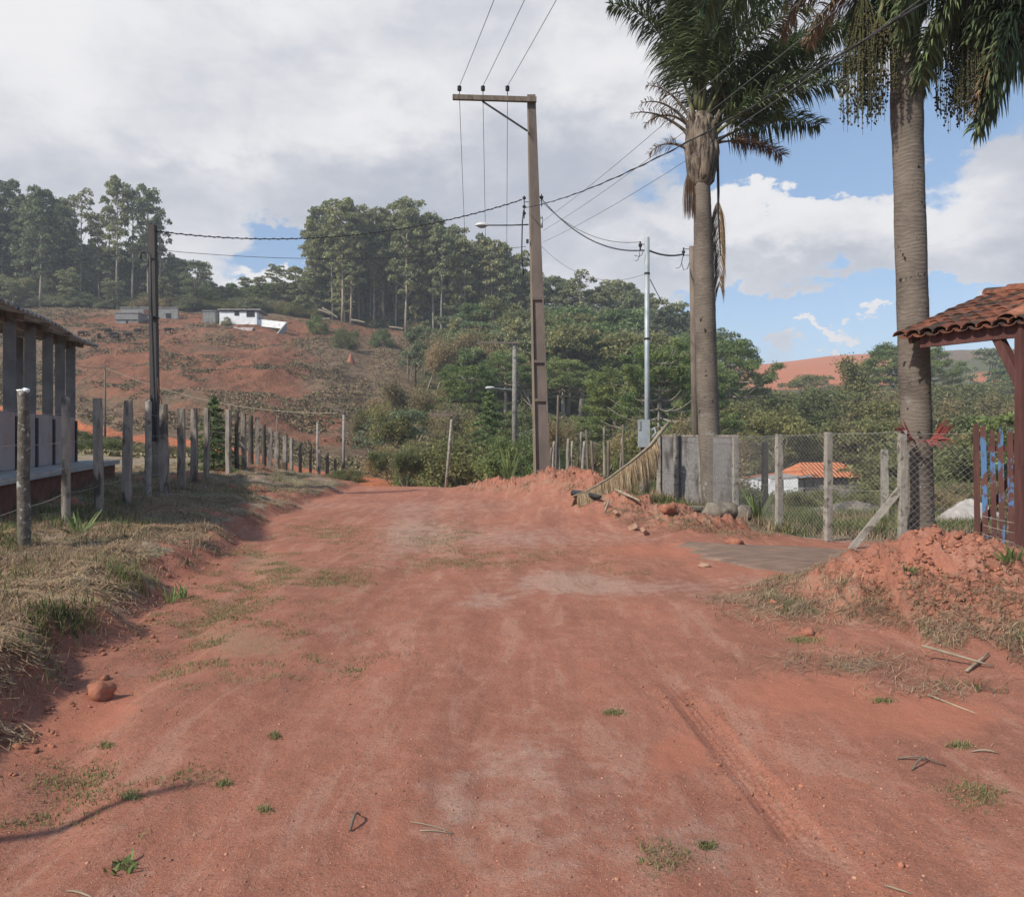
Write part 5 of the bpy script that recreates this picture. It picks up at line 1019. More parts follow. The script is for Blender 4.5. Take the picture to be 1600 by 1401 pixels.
for i, (py0, dx, dz, sg, lb) in enumerate([(345, -.5, .5, 1.55, 'upper'), (360, -.2, .4, 1.75, 'middle'), (378, .3, .1, 1.9, 'lower')]):
    line('service_wire', P(849, py0, 22), (.4+.215*47+dx, -25, 8.4+dz), sg, .0045, 'hv', '%s of three thin wires slanting up right from the utility pole across the palm crown' % lb, 'thin slanting wires')
SP = P(1011, 770, 19.6); line('twisted_cable', P(847, 312, 21.9), P(1007, 391, 19.6), .42, .012, 'cable', 'twisted service cable from the utility pole down to the galvanised pole', twist=True)
line('service_wire', P(847, 316, 21.9), P(1001, 378, 19.6), .35, .007, 'cable', 'thin service wire just above the twisted cable to the galvanised pole')
line('twisted_cable', P(1013, 391, 19.6), P(1068, 397, 22), .08, .012, 'cable', 'short twisted cable between the galvanised pole and the wooden pole', twist=True)
line('phone_wire', P(846, 385, 22), P(1005, 429, 19.6), .45, .006, 'hv', 'low drooping phone wire between the utility pole and the galvanised pole')
line('phone_wire', P(1016, 437, 19.6), P(1060, 500, 60), .3, .012, 'hv', 'thin wire going down behind the galvanised pole')
line('twisted_cable', P(816, 312, 21.9), P(243, 361, 20), .55, .013, 'cable', 'black twisted cable between the two utility poles against the clouds', twist=True)
line('phone_wire', P(822, 385, 22), P(243, 390, 20), .28, .007, 'cable', 'lower thin wire running between the left pole and the utility pole')
line('phone_wire', P(243, 392, 20), P(-700, 410, 18), .4, .007, 'cable', 'thin wire leaving the left pole towards the left edge'); 
# galvanised pole with meter box
gp = thing('steel_pole', 'slender galvanised steel service pole with a grey meter box', 'pole', (SP.x, 19.6, 0)); o_ = Vector((SP.x, 19.6, 0))
MB().tube([(0, 0, -.2), P(1011, 371, 19.6)-o_], .062, 12).build('pole', M['steel'], gp, True)
MB().bar(Vector((-.14, -.05, -.2)), P(1003, 655, 19.6)-o_+Vector((.0, -.05, .0)), .09, .09).build('concrete_support', M['wpost'], gp)
for k in (371+58, 371+160): p = P(1011, k, 19.6)-o_; MB().tube([p, p+Vector((0, 0, .05))], .07, 12).build('band', M['darkiron'], gp)
m_ = MB(); p = P(1003, 385, 19.6)-o_; m_.tube([p+Vector((-.04, 0, -.1)), p+Vector((-.04, 0, .12))], .02, 6); m_.tube([p+Vector((-.04, 0, -.02)), p+Vector((-.04, 0, .03)), p+Vector((-.04, 0, .08))], [.03, .05, .03], 8); m_.tube([p+Vector((-.04, 0, .05)), p+Vector((.1, 0, .05))], .01, 5)
m_.build('bracket', M['darkiron'], gp); m_ = MB(); q = [P(a, b, 19.5)-o_ for a, b in ((1000, 391), (999, 400), (997, 406), (992, 408))]; m_.tube(q, .008, 5); m_.tube([P(a, b, 19.5)-o_ for a, b in ((1005, 392), (1003, 398), (999, 401), (991, 399))], .008, 5); m_.build('cable_tails', M['cable'], gp)
bx = P(1006, 677, 19.4)-o_; mb = MB().box(bx, .26, .2, .66).build('meter_box', M['steel'], gp); MB().box(P(999, 664, 19.29)-o_, .05, .03, .22).build('window', M['glass'], mb); m_ = MB(); m_.tube([P(1018, 674, 19.35)-o_, P(1022, 668, 19.35)-o_, P(1025, 676, 19.35)-o_, P(1018, 684, 19.35)-o_], .025, 8); m_.build('conduit', M['steel'], mb, True)
MB().tube([P(1006, 700, 19.45)-o_, P(1007, 775, 19.45)-o_], .045, 8).build('support_post', M['dpost'], gp)
# wooden pole behind the farther palm
WP = P(1086, 690, 22); wp = thing('wooden_pole', 'old brown wooden pole partly hidden behind the farther palm', 'pole', (WP.x, 22, 0)); o_ = Vector((WP.x, 22, 0))
MB().tube([(.05, 0, -.3), P(1081, 385, 22)-o_], [.11, .075], 12).build('pole', M['wood'], wp, True)
m_ = MB(); p = P(1068, 396, 22)-o_; m_.tube([p+Vector((0, 0, -.08)), p+Vector((0, 0, .16))], .018, 6); m_.tube([p+Vector((0, 0, 0)), p+Vector((0, 0, .04)), p+Vector((0, 0, .08))], [.03, .055, .03], 8); m_.tube([p+Vector((0, 0, .12)), p+Vector((.24, 0, .12))], .01, 5); m_.tube([p+Vector((0, 0, -.05)), p+Vector((.24, 0, -.05))], .01, 5)
m_.tube([p, P(1065, 410, 22)-o_, P(1068, 422, 22)-o_, P(1074, 420, 22)-o_, P(1078, 408, 22)-o_], .010, 5); m_.tube([P(1066, 408, 22)-o_, P(1062, 418, 22)-o_, P(1056, 419, 22)-o_], .008, 5); m_.build('bracket', M['darkiron'], wp)
# left pole
LP = P(241, 772, 20); lp = thing('utility_pole', 'dark slender utility pole with a curved conduit hook beside the left fence', 'utility pole', (LP.x, 20, 0)); o_ = Vector((LP.x, 20, 0)); zt = P(238, 352, 20)-o_
m_ = MB(); m_.bar((0.06, 0, -.3), zt, .17, .17); m_.build('pole', mat('dark_pole', (.055, .052, .052), (.095, .085, .078), 3, 5, .3, rough=.9, stretch=(1, 1, .2), c3=(.13, .085, .05), sc3=.6, th3=(.55, .75)), lp)
m_ = MB(); m_.tube([P(234.5, 398, 19.8)-o_, P(236, 470, 19.8)-o_, P(241, 620, 19.8)-o_, P(243, 690, 19.8)-o_], .032, 8); cdt = m_.build('conduit', M['cable'], lp, True)
m_ = MB(); m_.tube([P(a, b, 19.8)-o_ for a, b in ((220, 404), (220, 397), (224, 393), (230, 393), (234, 398), (236, 410))], .02, 8); m_.build('hook', M['cable'], cdt, True)
m_ = MB(); m_.tube([P(a, b, 19.8)-o_ for a, b in ((246, 590), (248, 615), (253, 628), (250, 640))], .012, 6); m_.build('loose_cable', M['brownwood'], lp, True)
m_ = MB(); m_.box(P(243, 730, 20)-o_, .26, .26, 1.3); m_.build('base_sleeve', M['post'], lp)
for k in (496, 640): p = P(241, k, 19.93)-o_; MB().box(p, .19, .19, .03).build('band', M['darkiron'], lp)
def farpole(name, label, px, b_, tp, Yd, r, mt, arm=None, lamp=None, lean=0):
    x = (px-CX)/F*Yd; g = H(x, Yd); t = thing(name, label, 'pole', (x, Yd, g)); z = CH+(HY-tp)/F*Yd-g; MB().tube([(0, 0, -.4), (lean, 0, z)], [r*1.2, r*.8], 8).build('pole', M[mt], t, True)
    if arm: MB().bar(((arm[0]-px)/F*Yd, -r, z+(arm[2])/F*Yd), ((arm[1]-px)/F*Yd, -r, z+arm[3]/F*Yd), .12, .14).build('crossarm', M['wood'], t)
    if arm:
        for f_ in (.05, .35, .7, .95): p = Vector(((arm[0]+(arm[1]-arm[0])*f_-px)/F*Yd, -r, z+.12)); MB().tube([p, p+Vector((0, 0, .002*Yd+.02))], [.0009*Yd, .0006*Yd], 6).build('insulator', M['greyblock'], t)
    if lamp:
        q = Vector(((lamp[0]-px)/F*Yd, -.3, z-(lamp[1]-tp)/F*Yd)); MB().tube([(0, 0, q.z-.15), q], .03, 6).build('lamp_arm', M['steel'], t); MB().lump(q, (.42, .18, .12), 2, 12, .05).build('lamp_head', M['lamp'], t, True)
    return t
farpole('utility_pole', 'grey mid distance utility pole with a crossarm and small lamp left of the tall one', 804, 720, 536, 66, .21, 'concrete', (745, 812, 0, 0), (766, 606))
farpole('wooden_pole', 'thin leaning wooden pole with a short crossarm beyond the road crest', 695, 765, 648, 34, .06, 'wpost', (672, 708, .15, 0), None, .3)
farpole('white_pole', 'pale slender pole beyond the end of the left fence', 537, 760, 645, 56, .10, 'wpost', (524, 538, 8, 0))
farpole('white_pole', 'short pale pole just left of the taller one beyond the left fence', 496, 735, 660, 56, .09, 'wpost')
farpole('wooden_pole', 'thin faint pole in the valley beside the shed', 164, 668, 573, 62, .08, 'wood')
farpole('wooden_pole', 'thin faint pole standing behind the middle of the left fence', 433, 720, 648, 56, .05, 'wood')
line('service_wire', P(120, 571, 60), P(164, 574, 62), .1, .03, 'stick', 'pale wire left of the thin pole beside the shed'); line('service_wire', P(164, 574, 62), P(535, 645, 56), 1.0, .03, 'stick', 'pale wire sloping across the hillside to the slender pole')
farpole('white_pole', 'pale post at the upper edge of the cleared hillside', 637, 572, 548, 122, .10, 'wpost')

# ------------------------------------------------------------------ shed at the left
sh = thing('shed', 'open sided shed with a corrugated roof and tall grey pillars at the left edge', 'shed', (-9.5, 16, 1.0)); o_ = Vector((-9.5, 16, 1.0))
def L_(y, off=0, z=0.):  # point on the shed front line; off goes right (towards the road)
    dv = Vector((-.285, .958, 0)); nv = Vector((.958, .285, 0)); s_ = (y-14)/.958; return Vector((-8.96, 14, z))+dv*s_+nv*off-o_
dv = Vector((-.285, .958, 0)); nv = Vector((.958, .285, 0)); ang = math.atan2(.958, -.285)
ye = [19.3, 18.35, 17.35, 16.1, 14.85, 13.4, 12.0]
for i, y in enumerate(ye):
    c = L_(y, -.10, 0); zt_ = 3.98-.0*i; MB().box(Vector((c.x, c.y, (2.05+3.9)/2-1.0)), .10, .19, 3.9-2.05, rz=ang-math.pi/2+.0+0, M=Matrix.Rotation(ang-math.pi/2, 3, 'Z')@Matrix.Rotation(math.pi/2, 3, 'Z')).build('pillar', M['shadedpillar'], sh)
    c = L_(y, .012, 0); MB().box(Vector((c.x, c.y, 1.45-.9)), .05, .07, 1.0, rz=0).build('mullion', M['darkiron'], sh)
for a, b in zip(ye[:-1], ye[1:]):
    A = L_(a, -.06, 1.6); B = L_(b, -.06, 1.6); MB().bar(A-dv*.03, B+dv*.03, .12, 1.06).build('low_wall', M['shedwall'], sh)
A = L_(19.3, -.06, 1.6); B = A-nv*3.5; MB().bar(A-nv*.05, B, .12, 1.06).build('end_wall', M['shedwall'], sh)
for k in (1.2, 2.4, 3.5): c = L_(19.3, -.06-k, 0); MB().box(Vector((c.x, c.y, 2.05)), .18, .3, 1.95).build('pillar', M['shadedpillar'], sh)
MB().bar(L_(19.5, -.2, 3.85), L_(10.5, -.2, 3.85), .10, .14).build('wall_plate', M['wood'], sh)
for y in (13, 14.6, 16.2, 17.8, 19.2): MB().bar(L_(y, .2, 3.86), L_(y, -3.6, 4.50), .07, .12).build('rafter', M['wood'], sh)
m_ = MB(); n = 150; k2 = 8
for i in range(n+1):
    s_ = 10.2+(20.0-10.2)*i/n
    for j in range(k2+1):
        q = L_(s_, .38-4.2*j/k2, 3.90+.80*j/k2+.03*math.sin(i*math.pi/2)+.03*math.sin(s_*1.3)*(j == 0)); m_.v.append(q)
for i in range(n):
    for j in range(k2): a = i*(k2+1)+j; m_.f.append((a, a+1, a+k2+2, a+k2+1))
ro = m_.build('corrugated_roof', M['fibro'], sh, True); sm_ = ro.modifiers.new('thickness', 'SOLIDIFY'); sm_.thickness = .02
A = L_(20.6, .75, 0); B = L_(11, .75, 0); Cc = L_(11, -5, 0); D = L_(20.6, -5, 0)
MB().prism([(A.x, A.y), (D.x, D.y), (Cc.x, Cc.y), (B.x, B.y)][::-1], -.04, .06).build('floor_slab', M['slab'], sh)
MB().prism([((p.x*.995), (p.y-.02)) for p in (L_(20.5, .66), L_(20.5, -5), L_(11, -5), L_(11, .66))][::-1], -1.6, -.042).build('foundation', mat('brick_foundation', (.10, .045, .032), (.17, .075, .055), 5, 5, .5, rough=.95), sh)

# ------------------------------------------------------------------ tiled gate porch, pickets
gt = thing('gate_porch', 'gate porch with an old clay tile roof on dark timber posts at the right edge', 'porch', (7.2, 11.3, 0)); o_ = Vector((7.2, 11.3, 0))
E0 = Vector((6.12, 12.5, 3.26)); ev = Vector((.53, -.848, 0)); up_ = Vector((.848, .53, 0)); E0 = P(1407, 527, 11.55); ev = Vector((.443, -.897, 0)); up_ = Vector((.897, .443, 0)); HW = 2.03; RL = 4.6; rise = .73
mt_ = MB(); ntile = 22; nr = 9
def roofpt(s_, t, dz=0.): return E0+ev*s_+up_*(HW*t)+Vector((0, 0, rise*t+dz))-o_
for i in range(ntile):
    for j in range(nr):
        s0 = RL*i/ntile; w_ = RL/ntile; t0 = j/nr-.012; t1 = (j+1)/nr+.02
        for under in (0, 1):
            b = len(mt_.v); sc_ = s0+(w_*.5 if under else 0); dzj = rv(-.006, .006)
            for (t, rr_, dz) in ((t0, .105, .018), (t1, .085, -.012)):
                for k in range(6):
                    q = math.pi*k/5; mt_.v.append(roofpt(sc_+math.cos(q)*rr_, t, (math.sin(q)*.07 if not under else -math.sin(q)*.05+.01)+dz+dzj))
            for k in range(5): mt_.f.append((b+k, b+k+1, b+7+k, b+6+k))
ro = mt_.build('tile_roof', M['tile'], gt); so = ro.modifiers.new('thickness', 'SOLIDIFY'); so.thickness = .014
m_ = MB()       # other slope
for i in range(4):
    for j in range(nr):
        pass
def roofpt2(s_, t, dz=0.): return E0+ev*s_+up_*(HW*2-HW*t)+Vector((0, 0, rise*t+dz))-o_
b0 = 0
for i in range(ntile*4+1):
    for j in range(2): m_.v.append(roofpt2(RL*i/(ntile*4), j*1.0, .05*math.sin(i*math.pi/2)))
for i in range(ntile*4): m_.f.append((i*2, i*2+1, i*2+3, i*2+2))
ro = m_.build('back_slope', M['tile'], gt); so = ro.modifiers.new('thickness', 'SOLIDIFY'); so.thickness = .03
m_ = MB()
for i in range(13):
    b = len(m_.v)
    for (s_, rr_, dz) in ((RL*i/13-.03, .14, .05), (RL*(i+1)/13+.02, .115, .03)):
        for k in range(8): q = math.pi*k/7; m_.v.append(roofpt(s_, 1.0, dz+math.sin(q)*rr_*.75)+up_*math.cos(q)*rr_)
    for k in range(7): m_.f.append((b+k, b+k+1, b+9+k, b+8+k))
ro = m_.build('ridge_tiles', M['tile'], gt); so = ro.modifiers.new('thickness', 'SOLIDIFY'); so.thickness = .02
m_ = MB()
for j in range(6):
    b = len(m_.v)
    for (t, rr_, dz) in ((j/6-.02, .12, .07), ((j+1)/6+.02, .1, .05)):
        for k in range(7): q = math.pi*k/6; m_.v.append(roofpt(1.55+math.cos(q)*rr_, t, dz+math.sin(q)*.07))
    for k in range(6): m_.f.append((b+k, b+k+1, b+8+k, b+7+k))
ro = m_.build('newer_tile_row', mat('newer_tile', (.30, .12, .07), (.40, .17, .10), 4, 5, .3, rough=.9, c3=(.16, .07, .05), sc3=3), gt); so = ro.modifiers.new('thickness', 'SOLIDIFY'); so.thickness = .015
tag(ro, 'row of newer orange ridge tiles running down the slope')
beam0 = roofpt(.25, .06, -.12); beam1 = roofpt(RL, .06, -.12); MB().bar(beam0, beam1, .08, .19).build('eave_beam', M['brownwood'], gt)
MB().bar(roofpt(.12, .02, -.06), roofpt(.12, 1., -.06), .05, .12).build('verge_rafter', M['brownwood'], gt)
for k in range(7): MB().bar(roofpt(.5+k*.62, .03, -.045), roofpt(.5+k*.62, .98, -.045), .05, .06).build('rafter', M['brownwood'], gt)
PT = P(1600, 885, 10.1); g = H(PT.x, 10.1); MB().bar(Vector((PT.x, 10.1, g-.2))-o_, Vector((PT.x, 10.1, 3.1))-o_, .15, .15).build('post', M['brownwood'], gt)
MB().bar(P(1558, 524, 10.45)-o_, P(1597, 603, 10.12)-o_, .11, .11).build('knee_brace', M['brownwood'], gt)
q = Vector((PT.x, 10.1, 0))+ev*2.9; MB().bar(Vector((q.x, q.y, g-.3))-o_, Vector((q.x, q.y, 3.1))-o_, .15, .15).build('post', M['brownwood'], gt)
q2 = q+up_*3.0; MB().bar(Vector((q2.x, q2.y, -.5))-o_, Vector((q2.x, q2.y, 3.1))-o_, .15, .15).build('post', M['brownwood'], gt)
q2 = Vector((PT.x, 10.1, 0))+up_*3.0; MB().bar(Vector((q2.x, q2.y, -.5))-o_, Vector((q2.x, q2.y, 3.1))-o_, .15, .15).build('post', M['brownwood'], gt)
pg = thing('picket_gate', 'picket gate of pointed boards with worn blue paint under the porch', 'gate', P(1560, 875, 10.8)); o_ = P(1560, 875, 10.8); random.seed(21)
PK = [(1528, 866, 658, 'brownwood', 11), (1539, 872, 661, 'bluepaint', 10), (1553, 866, 668, 'bluepaint', 9), (1566, 870, 668, 'bluepaint', 10), (1581, 872, 668, 'bluepaint', 10), (1592, 874, 680, 'bluepaint', 8), (1603, 876, 672, 'bluepaint', 10), (1616, 876, 672, 'bluepaint', 10), (1629, 878, 670, 'bluepaint', 10)]
for i, (px, b_, tp, mt, wd) in enumerate(PK):
    Yd = 11.1-i*.1; w_ = wd*.78/F*Yd; a = P(px+rv(-1, 3), b_, Yd)-o_; b = P(px-3, tp+9, Yd)-o_; m_ = MB(); sx = Vector((.85, -.5, 0))*w_*.5; th = Vector((.5, .85, 0))*.022; tip = P(px-3, tp, Yd)-o_
    m_.v += [a-sx, a+sx, b+sx, tip, b-sx, a-sx+th, a+sx+th, b+sx+th, tip+th, b-sx+th]; m_.f += [(0, 1, 2, 3, 4), (9, 8, 7, 6, 5), (0, 5, 6, 1), (1, 6, 7, 2), (2, 7, 8, 3), (3, 8, 9, 4), (4, 9, 5, 0)]; m_.build('picket', M[mt], pg)
for (pa_, pb_) in (((1526, 700), (1632, 702)), ((1528, 836), (1634, 842))): MB().bar(P(pa_[0], pa_[1], 11.16)-o_, P(pb_[0], pb_[1], 10.36)-o_, .03, .07).build('rail', M['brownwood'], pg)
MB().bar(P(1530, 830, 11.17)-o_, P(1600, 706, 10.67)-o_, .03, .06).build('diagonal_rail', M['brownwood'], pg)
m_ = MB()
for k in range(5): m_.tube(bend(P(1536, 806+k*14, 10.9)-o_, P(1640, 824+k*17, 10.1)-o_, .02, 4), .003, 3)
m_.build('wire', M['wire'], pg)

# ------------------------------------------------------------------ far buildings
wh = thing('house', 'small white house with a flat grey roof and two windows on the bare hilltop', 'house', P(372, 508, 150)); o_ = P(372, 508, 150)
a = P(343, 508, 150)-o_; b = P(401, 508, 150)-o_; gb = -2.0
MB().box(((a.x+b.x)/2, 2.2, 1.3-1), b.x-a.x, 4.4, 4.4).build('wall', M['white'], wh)
MB().box(((a.x+b.x)/2+.25, 2.2, 2.72), b.x-a.x+1.1, 5.2, .18, M=Matrix.Rotation(R(-4), 3, 'X')).build('roof', M['fibro'], wh)
for (px, py, w_, h_) in ((370, 490, .75, .6), (391.5, 490, 1.4, 1.1)):
    p = P(px, py, 150)-o_; f_ = MB().box((p.x, -.02, p.z), w_+.15, .08, h_+.15).build('window', M['greyblock'], wh); MB().box((p.x, -.08, p.z), w_, .05, h_).build('pane', M['dark'], f_)
MB().box((b.x+.03, 1.6, .9), .06, 1., 1.4).build('side_window', M['dark'], wh)
MB().box((b.x-4.0, -.9, -.35), 5.2, 1.6, .1, M=Matrix.Rotation(R(10), 3, 'X')).build('lean_to_roof', M['fibro'], wh)
MB().box((b.x-3.9, -.4, -1.6), 5., .8, 2.3).build('lean_to', M['dark'], wh)
def simplebuilding(name, label, x0, x1, top, bot, Yd, dp, mt, cat='building', dz=.0):
    a = P(x0, bot, Yd); b = P(x1, top, Yd); t = thing(name, label, cat, a); zz = b.z-a.z; MB().box(((b.x-a.x)/2, dp/2, zz/2-1.0), b.x-a.x, dp, zz+2).build('wall', M[mt], t); MB().box(((b.x-a.x)/2, dp/2, zz+.07), b.x-a.x+.3, dp+.3, .13).build('roof', M['fibro'], t); return t, a
t, a = simplebuilding('block_hut', 'grey block hut left of the white house behind the left utility pole', 180, 216, 489, 506, 152, 4, 'greyblock'); MB().box((2.2, -.05, .75), 4.2, .12, .12).build('ledge', M['dark'], t); MB().box((2.2, -.05, .1), .25, .12, 1.2).build('post', M['dark'], t)
t, a = simplebuilding('block_shed', 'small grey block shed against the left end of the white house', 317, 336, 486, 509, 151, 3, 'greyblock')
t, a = simplebuilding('block_wall', 'long unfinished grey block wall behind the block hut', 188, 278, 481, 500, 160, .3, 'greyblock', 'wall'); MB().box((5.5, -.08, 1.6), 1.6, .1, 1.0).build('red_patch', M['brownwood'], t); MB().box((9.6, -.08, .9), .9, .1, .9).build('opening', M['dark'], t)
yw = thing('plot_wall', 'low whitewashed wall enclosing a green plot in front of the white house', 'wall', P(410, 528, 144)); o_ = P(410, 528, 144)
q = [P(388, 524, 144)-o_, P(431, 529, 143)-o_, P(448, 508, 149)-o_, P(402, 503, 151)-o_]
for a, b, nm in ((q[0], q[1], 'front_wall'), (q[1], q[2], 'side_wall'), (q[2], q[3], 'back_wall')): MB().bar(a+Vector((0, 0, -.1)), b+Vector((0, 0, -.1)), .2, 1.3).build(nm, M['sand'] if nm != 'back_wall' else M['white'], yw)
t = thing('tarpaulin', 'crumpled pale tarpaulin below the white house', 'tarpaulin', P(375, 518, 146)); m_ = MB(); rr_ = random.Random(4)
for i in range(13):
    for j in range(5): m_.v.append(Vector((-2.3+i*.38, .8-j*.35, .9-.26*j+rr_.uniform(-.1, .12))))
for i in range(12):
    for j in range(4): a = i*5+j; m_.f.append((a, a+1, a+6, a+5))
o = m_.build('sheet', M['shedwall'], t); o.modifiers.new('thickness', 'SOLIDIFY').thickness = .03; MB().box((0, .9, 0.1), 4.8, .3, 1.5).build('support', M['wood'], t)
# orange roofed house behind the fence
oh = thing('house', 'low house with a bright orange tiled roof seen through the chain link fence', 'house', P(1310, 765, 58)); o_ = P(1310, 765, 58)
a = P(1272, 770, 56)-o_; b = P(1378, 770, 58)-o_; zw = P(1300, 745, 58).z-o_.z
MB().box(((a.x+b.x)/2, 2.5, zw/2-.6), b.x-a.x-.3, 5, zw+1.2).build('wall', M['concrete'], oh)
m_ = MB(); x0, x1 = a.x-.3, b.x+.15; z0 = zw; z1 = zw+.98; xr0, xr1 = x0+.9, x1-2.3
m_.v += [Vector(v) for v in ((x0, -.4, z0), (x1, -.4, z0), (x1, 5.3, z0), (x0, 5.3, z0), (xr0, 2.4, z1), (xr1, 2.4, z1))]; m_.f += [(0, 1, 5, 4), (1, 2, 5), (2, 3, 4, 5), (3, 0, 4)]
def tilemat():
    m2 = M['newtile'].copy(); m2.name = 'orange_tile_rows'; t = NT(m2.node_tree); b = m2.node_tree.nodes['Principled BSDF']; co = t.new('ShaderNodeTexCoord').outputs['Object']; s_ = t.new('ShaderNodeSeparateXYZ'); t.l.new(co, s_.inputs[0])
    w_ = t.m('ADD', t.m('SINE', t.m('MULTIPLY', s_.outputs[0], 22)), t.m('MULTIPLY', t.m('SINE', t.m('MULTIPLY', s_.outputs[1], 15)), .5)); bn = t.new('ShaderNodeBump'); bn.inputs['Distance'].default_value = .06; t.put(bn.inputs['Height'], w_); t.l.new(bn.outputs[0], b.inputs['Normal']); return m2
m_.build('roof', tilemat(), oh)
m_ = MB(); m_.box((a.x-2.0, 1.6, zw-.15), 4.8, 4.5, .1, M=Matrix.Rotation(R(-6), 3, 'Y')); m_.build('lower_roof', M['fibro'], oh)
m_ = MB(); m_.bar((a.x-4.6, -.8, zw+.0), (a.x+.6, -.4, zw+.62), .3, .07); m_.build('roof_edge', M['newtile'], oh)
MB().box((a.x-2.2, 1.6, zw-1.3), 4.2, 3.6, 2.2).build('side_wing', M['greyblock'], oh)
lw = thing('low_wall', 'broken low whitewashed wall left of the orange roofed house', 'wall', P(1160, 760, 54)); o_ = P(1160, 760, 54)
for (x0, x1, t0, t1, bt_) in ((1159, 1184, 748, 750, 758), (1202, 1222, 748, 752, 764), (1226, 1247, 750, 748, 762), (1186, 1202, 752, 753, 760)):
    m_ = MB(); aa = P(x0, t0, 54)-o_; bb = P(x1, t1, 54)-o_; z_ = P(0, bt_, 54).z-o_.z-1; m_.v += [Vector((aa.x, 0, z_)), Vector((bb.x, 0, z_)), bb, aa, Vector((aa.x, .2, z_)), Vector((bb.x, .2, z_)), bb+Vector((0, .2, 0)), aa+Vector((0, .2, 0))]
    m_.f += [(0, 1, 2, 3), (7, 6, 5, 4), (3, 2, 6, 7), (1, 5, 6, 2), (4, 0, 3, 7)]; m_.build('section', M['white'], lw)
def heapobj(name, label, cat, c, rx, ry, h, mt, seed, lvl=0.):
    t = MB(); n = 28; c = Vector(c); rr_ = random.Random(seed)
    for i in range(11):
        f = i/10
        for k in range(n):
            q = 2*math.pi*k/n; rd = (1-f)*(1+.12*math.sin(3*q+seed)+.07*math.sin(7*q))+.0; t.v.append(Vector((math.cos(q)*rx*rd, math.sin(q)*ry*rd, h*(1-(1-f)**1.5)*(1+.06*math.sin(q*2+i))-.12+rr_.uniform(-.015, .015))))
    for i in range(10):
        for k in range(n): t.f.append((i*n+k, i*n+(k+1) % n, (i+1)*n+(k+1) % n, (i+1)*n+k))
    o = t.build(name, M[mt], None, True); o.location = c; return tag(o, label, cat)
p = P(1515, 815, 21); heapobj('gravel_heap', 'heap of pale gravel in the yard between the near palm and the gate', 'gravel heap', (p.x, p.y, H(p.x, p.y)-.05), 1.15, .9, .75, 'sand', 3)
p = P(1335, 800, 27); heapobj('gravel_heap', 'low grey gravel heap in the yard behind the diagonal brace', 'gravel heap', (p.x, p.y, H(p.x, p.y)+.1), 1.7, 1., .45, 'rock', 5)
p = P(548, 543, 132); heapobj('termite_mound', 'bright orange earth mound on the cleared hillside', 'earth mound', (p.x, p.y, H(p.x, p.y)), .75, .7, 1.9, 'clod', 6)

# ------------------------------------------------------------------ dark cattle on the hilltop
def cow():
    m_ = MB(); m_.tube([(-.62, 0, .78), (-.5, 0, .80), (-.2, 0, .76), (.2, 0, .76), (.48, 0, .84), (.62, 0, .86)], [.14, .25, .29, .28, .24, .13], 10); m_.tube([(.55, 0, .88), (.78, 0, .86), (.95, 0, .72)], [.15, .11, .10], 8); m_.tube([(.9, 0, .80), (1.02, 0, .64), (1.1, 0, .50)], [.11, .09, .055], 8)
    for sx in (-.45, .42):
        for sy in (-.13, .13): m_.tube([(sx, sy, .7), (sx+.02, sy, .4), (sx, sy, .2), (sx+.01, sy, 0)], [.10, .065, .04, .045], 6)
    m_.tube([(-.64, 0, .9), (-.72, 0, .7), (-.71, 0, .35)], [.025, .02, .03], 5)
    for sy in (-1, 1): m_.tube([(.88, sy*.09, .84), (.84, sy*.22, .86)], [.04, .015], 5)
    return m_.mesh('body', M['hide'], True)
cm = cow(); CW = [(127, 527, 0, 'leftmost of the dark cattle on the bare slope below the block hut'), (154, 531, 2.2, 'second from the left of the dark cattle, standing apart below the others'), (168, 522, 3.3, 'uppermost dark cow of the three standing close together'), (176, 528, .4, 'middle dark cow of the three standing close together'), (181, 533, 3, 'lowest dark cow of the three standing close together'), (201, 528, 3.1, 'dark cow between the close group of three and the left utility pole'), (215, 523, .2, 'dark cow just above and right of its neighbour, near the left utility pole'), (262, 521, .1, 'lone dark cow right of the left utility pole')]
for (px, py, rz, lb) in CW:
    Yd = np.arange(110, 165, .5); Yd = float(Yd[np.argmin(abs(HY-F*(H_((px-CX)/F*Yd, Yd)-CH)/Yd-py))]); x = (px-CX)/F*Yd; t = thing('cow', lb, 'cow', (x, Yd, H(x, Yd)), rz, 'dark cattle on the hillside'); t.scale = (.95,)*3; link('body', cm, t)
# felled logs
random.seed(31)
for i, (x0, y0, x1, y1, lb) in enumerate([(497, 484, 516, 491, 'upper pale felled log at the foot of the grove'), (503, 481, 527, 496, 'pale felled log slanting down right at the foot of the grove'), (497, 500, 516, 498, 'lowest pale log lying almost level by the grove'), (548, 500, 570, 504, 'thin felled log right of the pale log pile'), (608, 511, 630, 514, 'short pale log in front of the dark brush heap')]):
    Yd = 152; a = P(x0, y0, Yd); b = P(x1, y1, Yd); tag(MB().tube([a, (a+b)/2+Vector((0, 0, .1)), b], [.22, .2, .15], 8).build('log', M['stick']), lb, 'log')

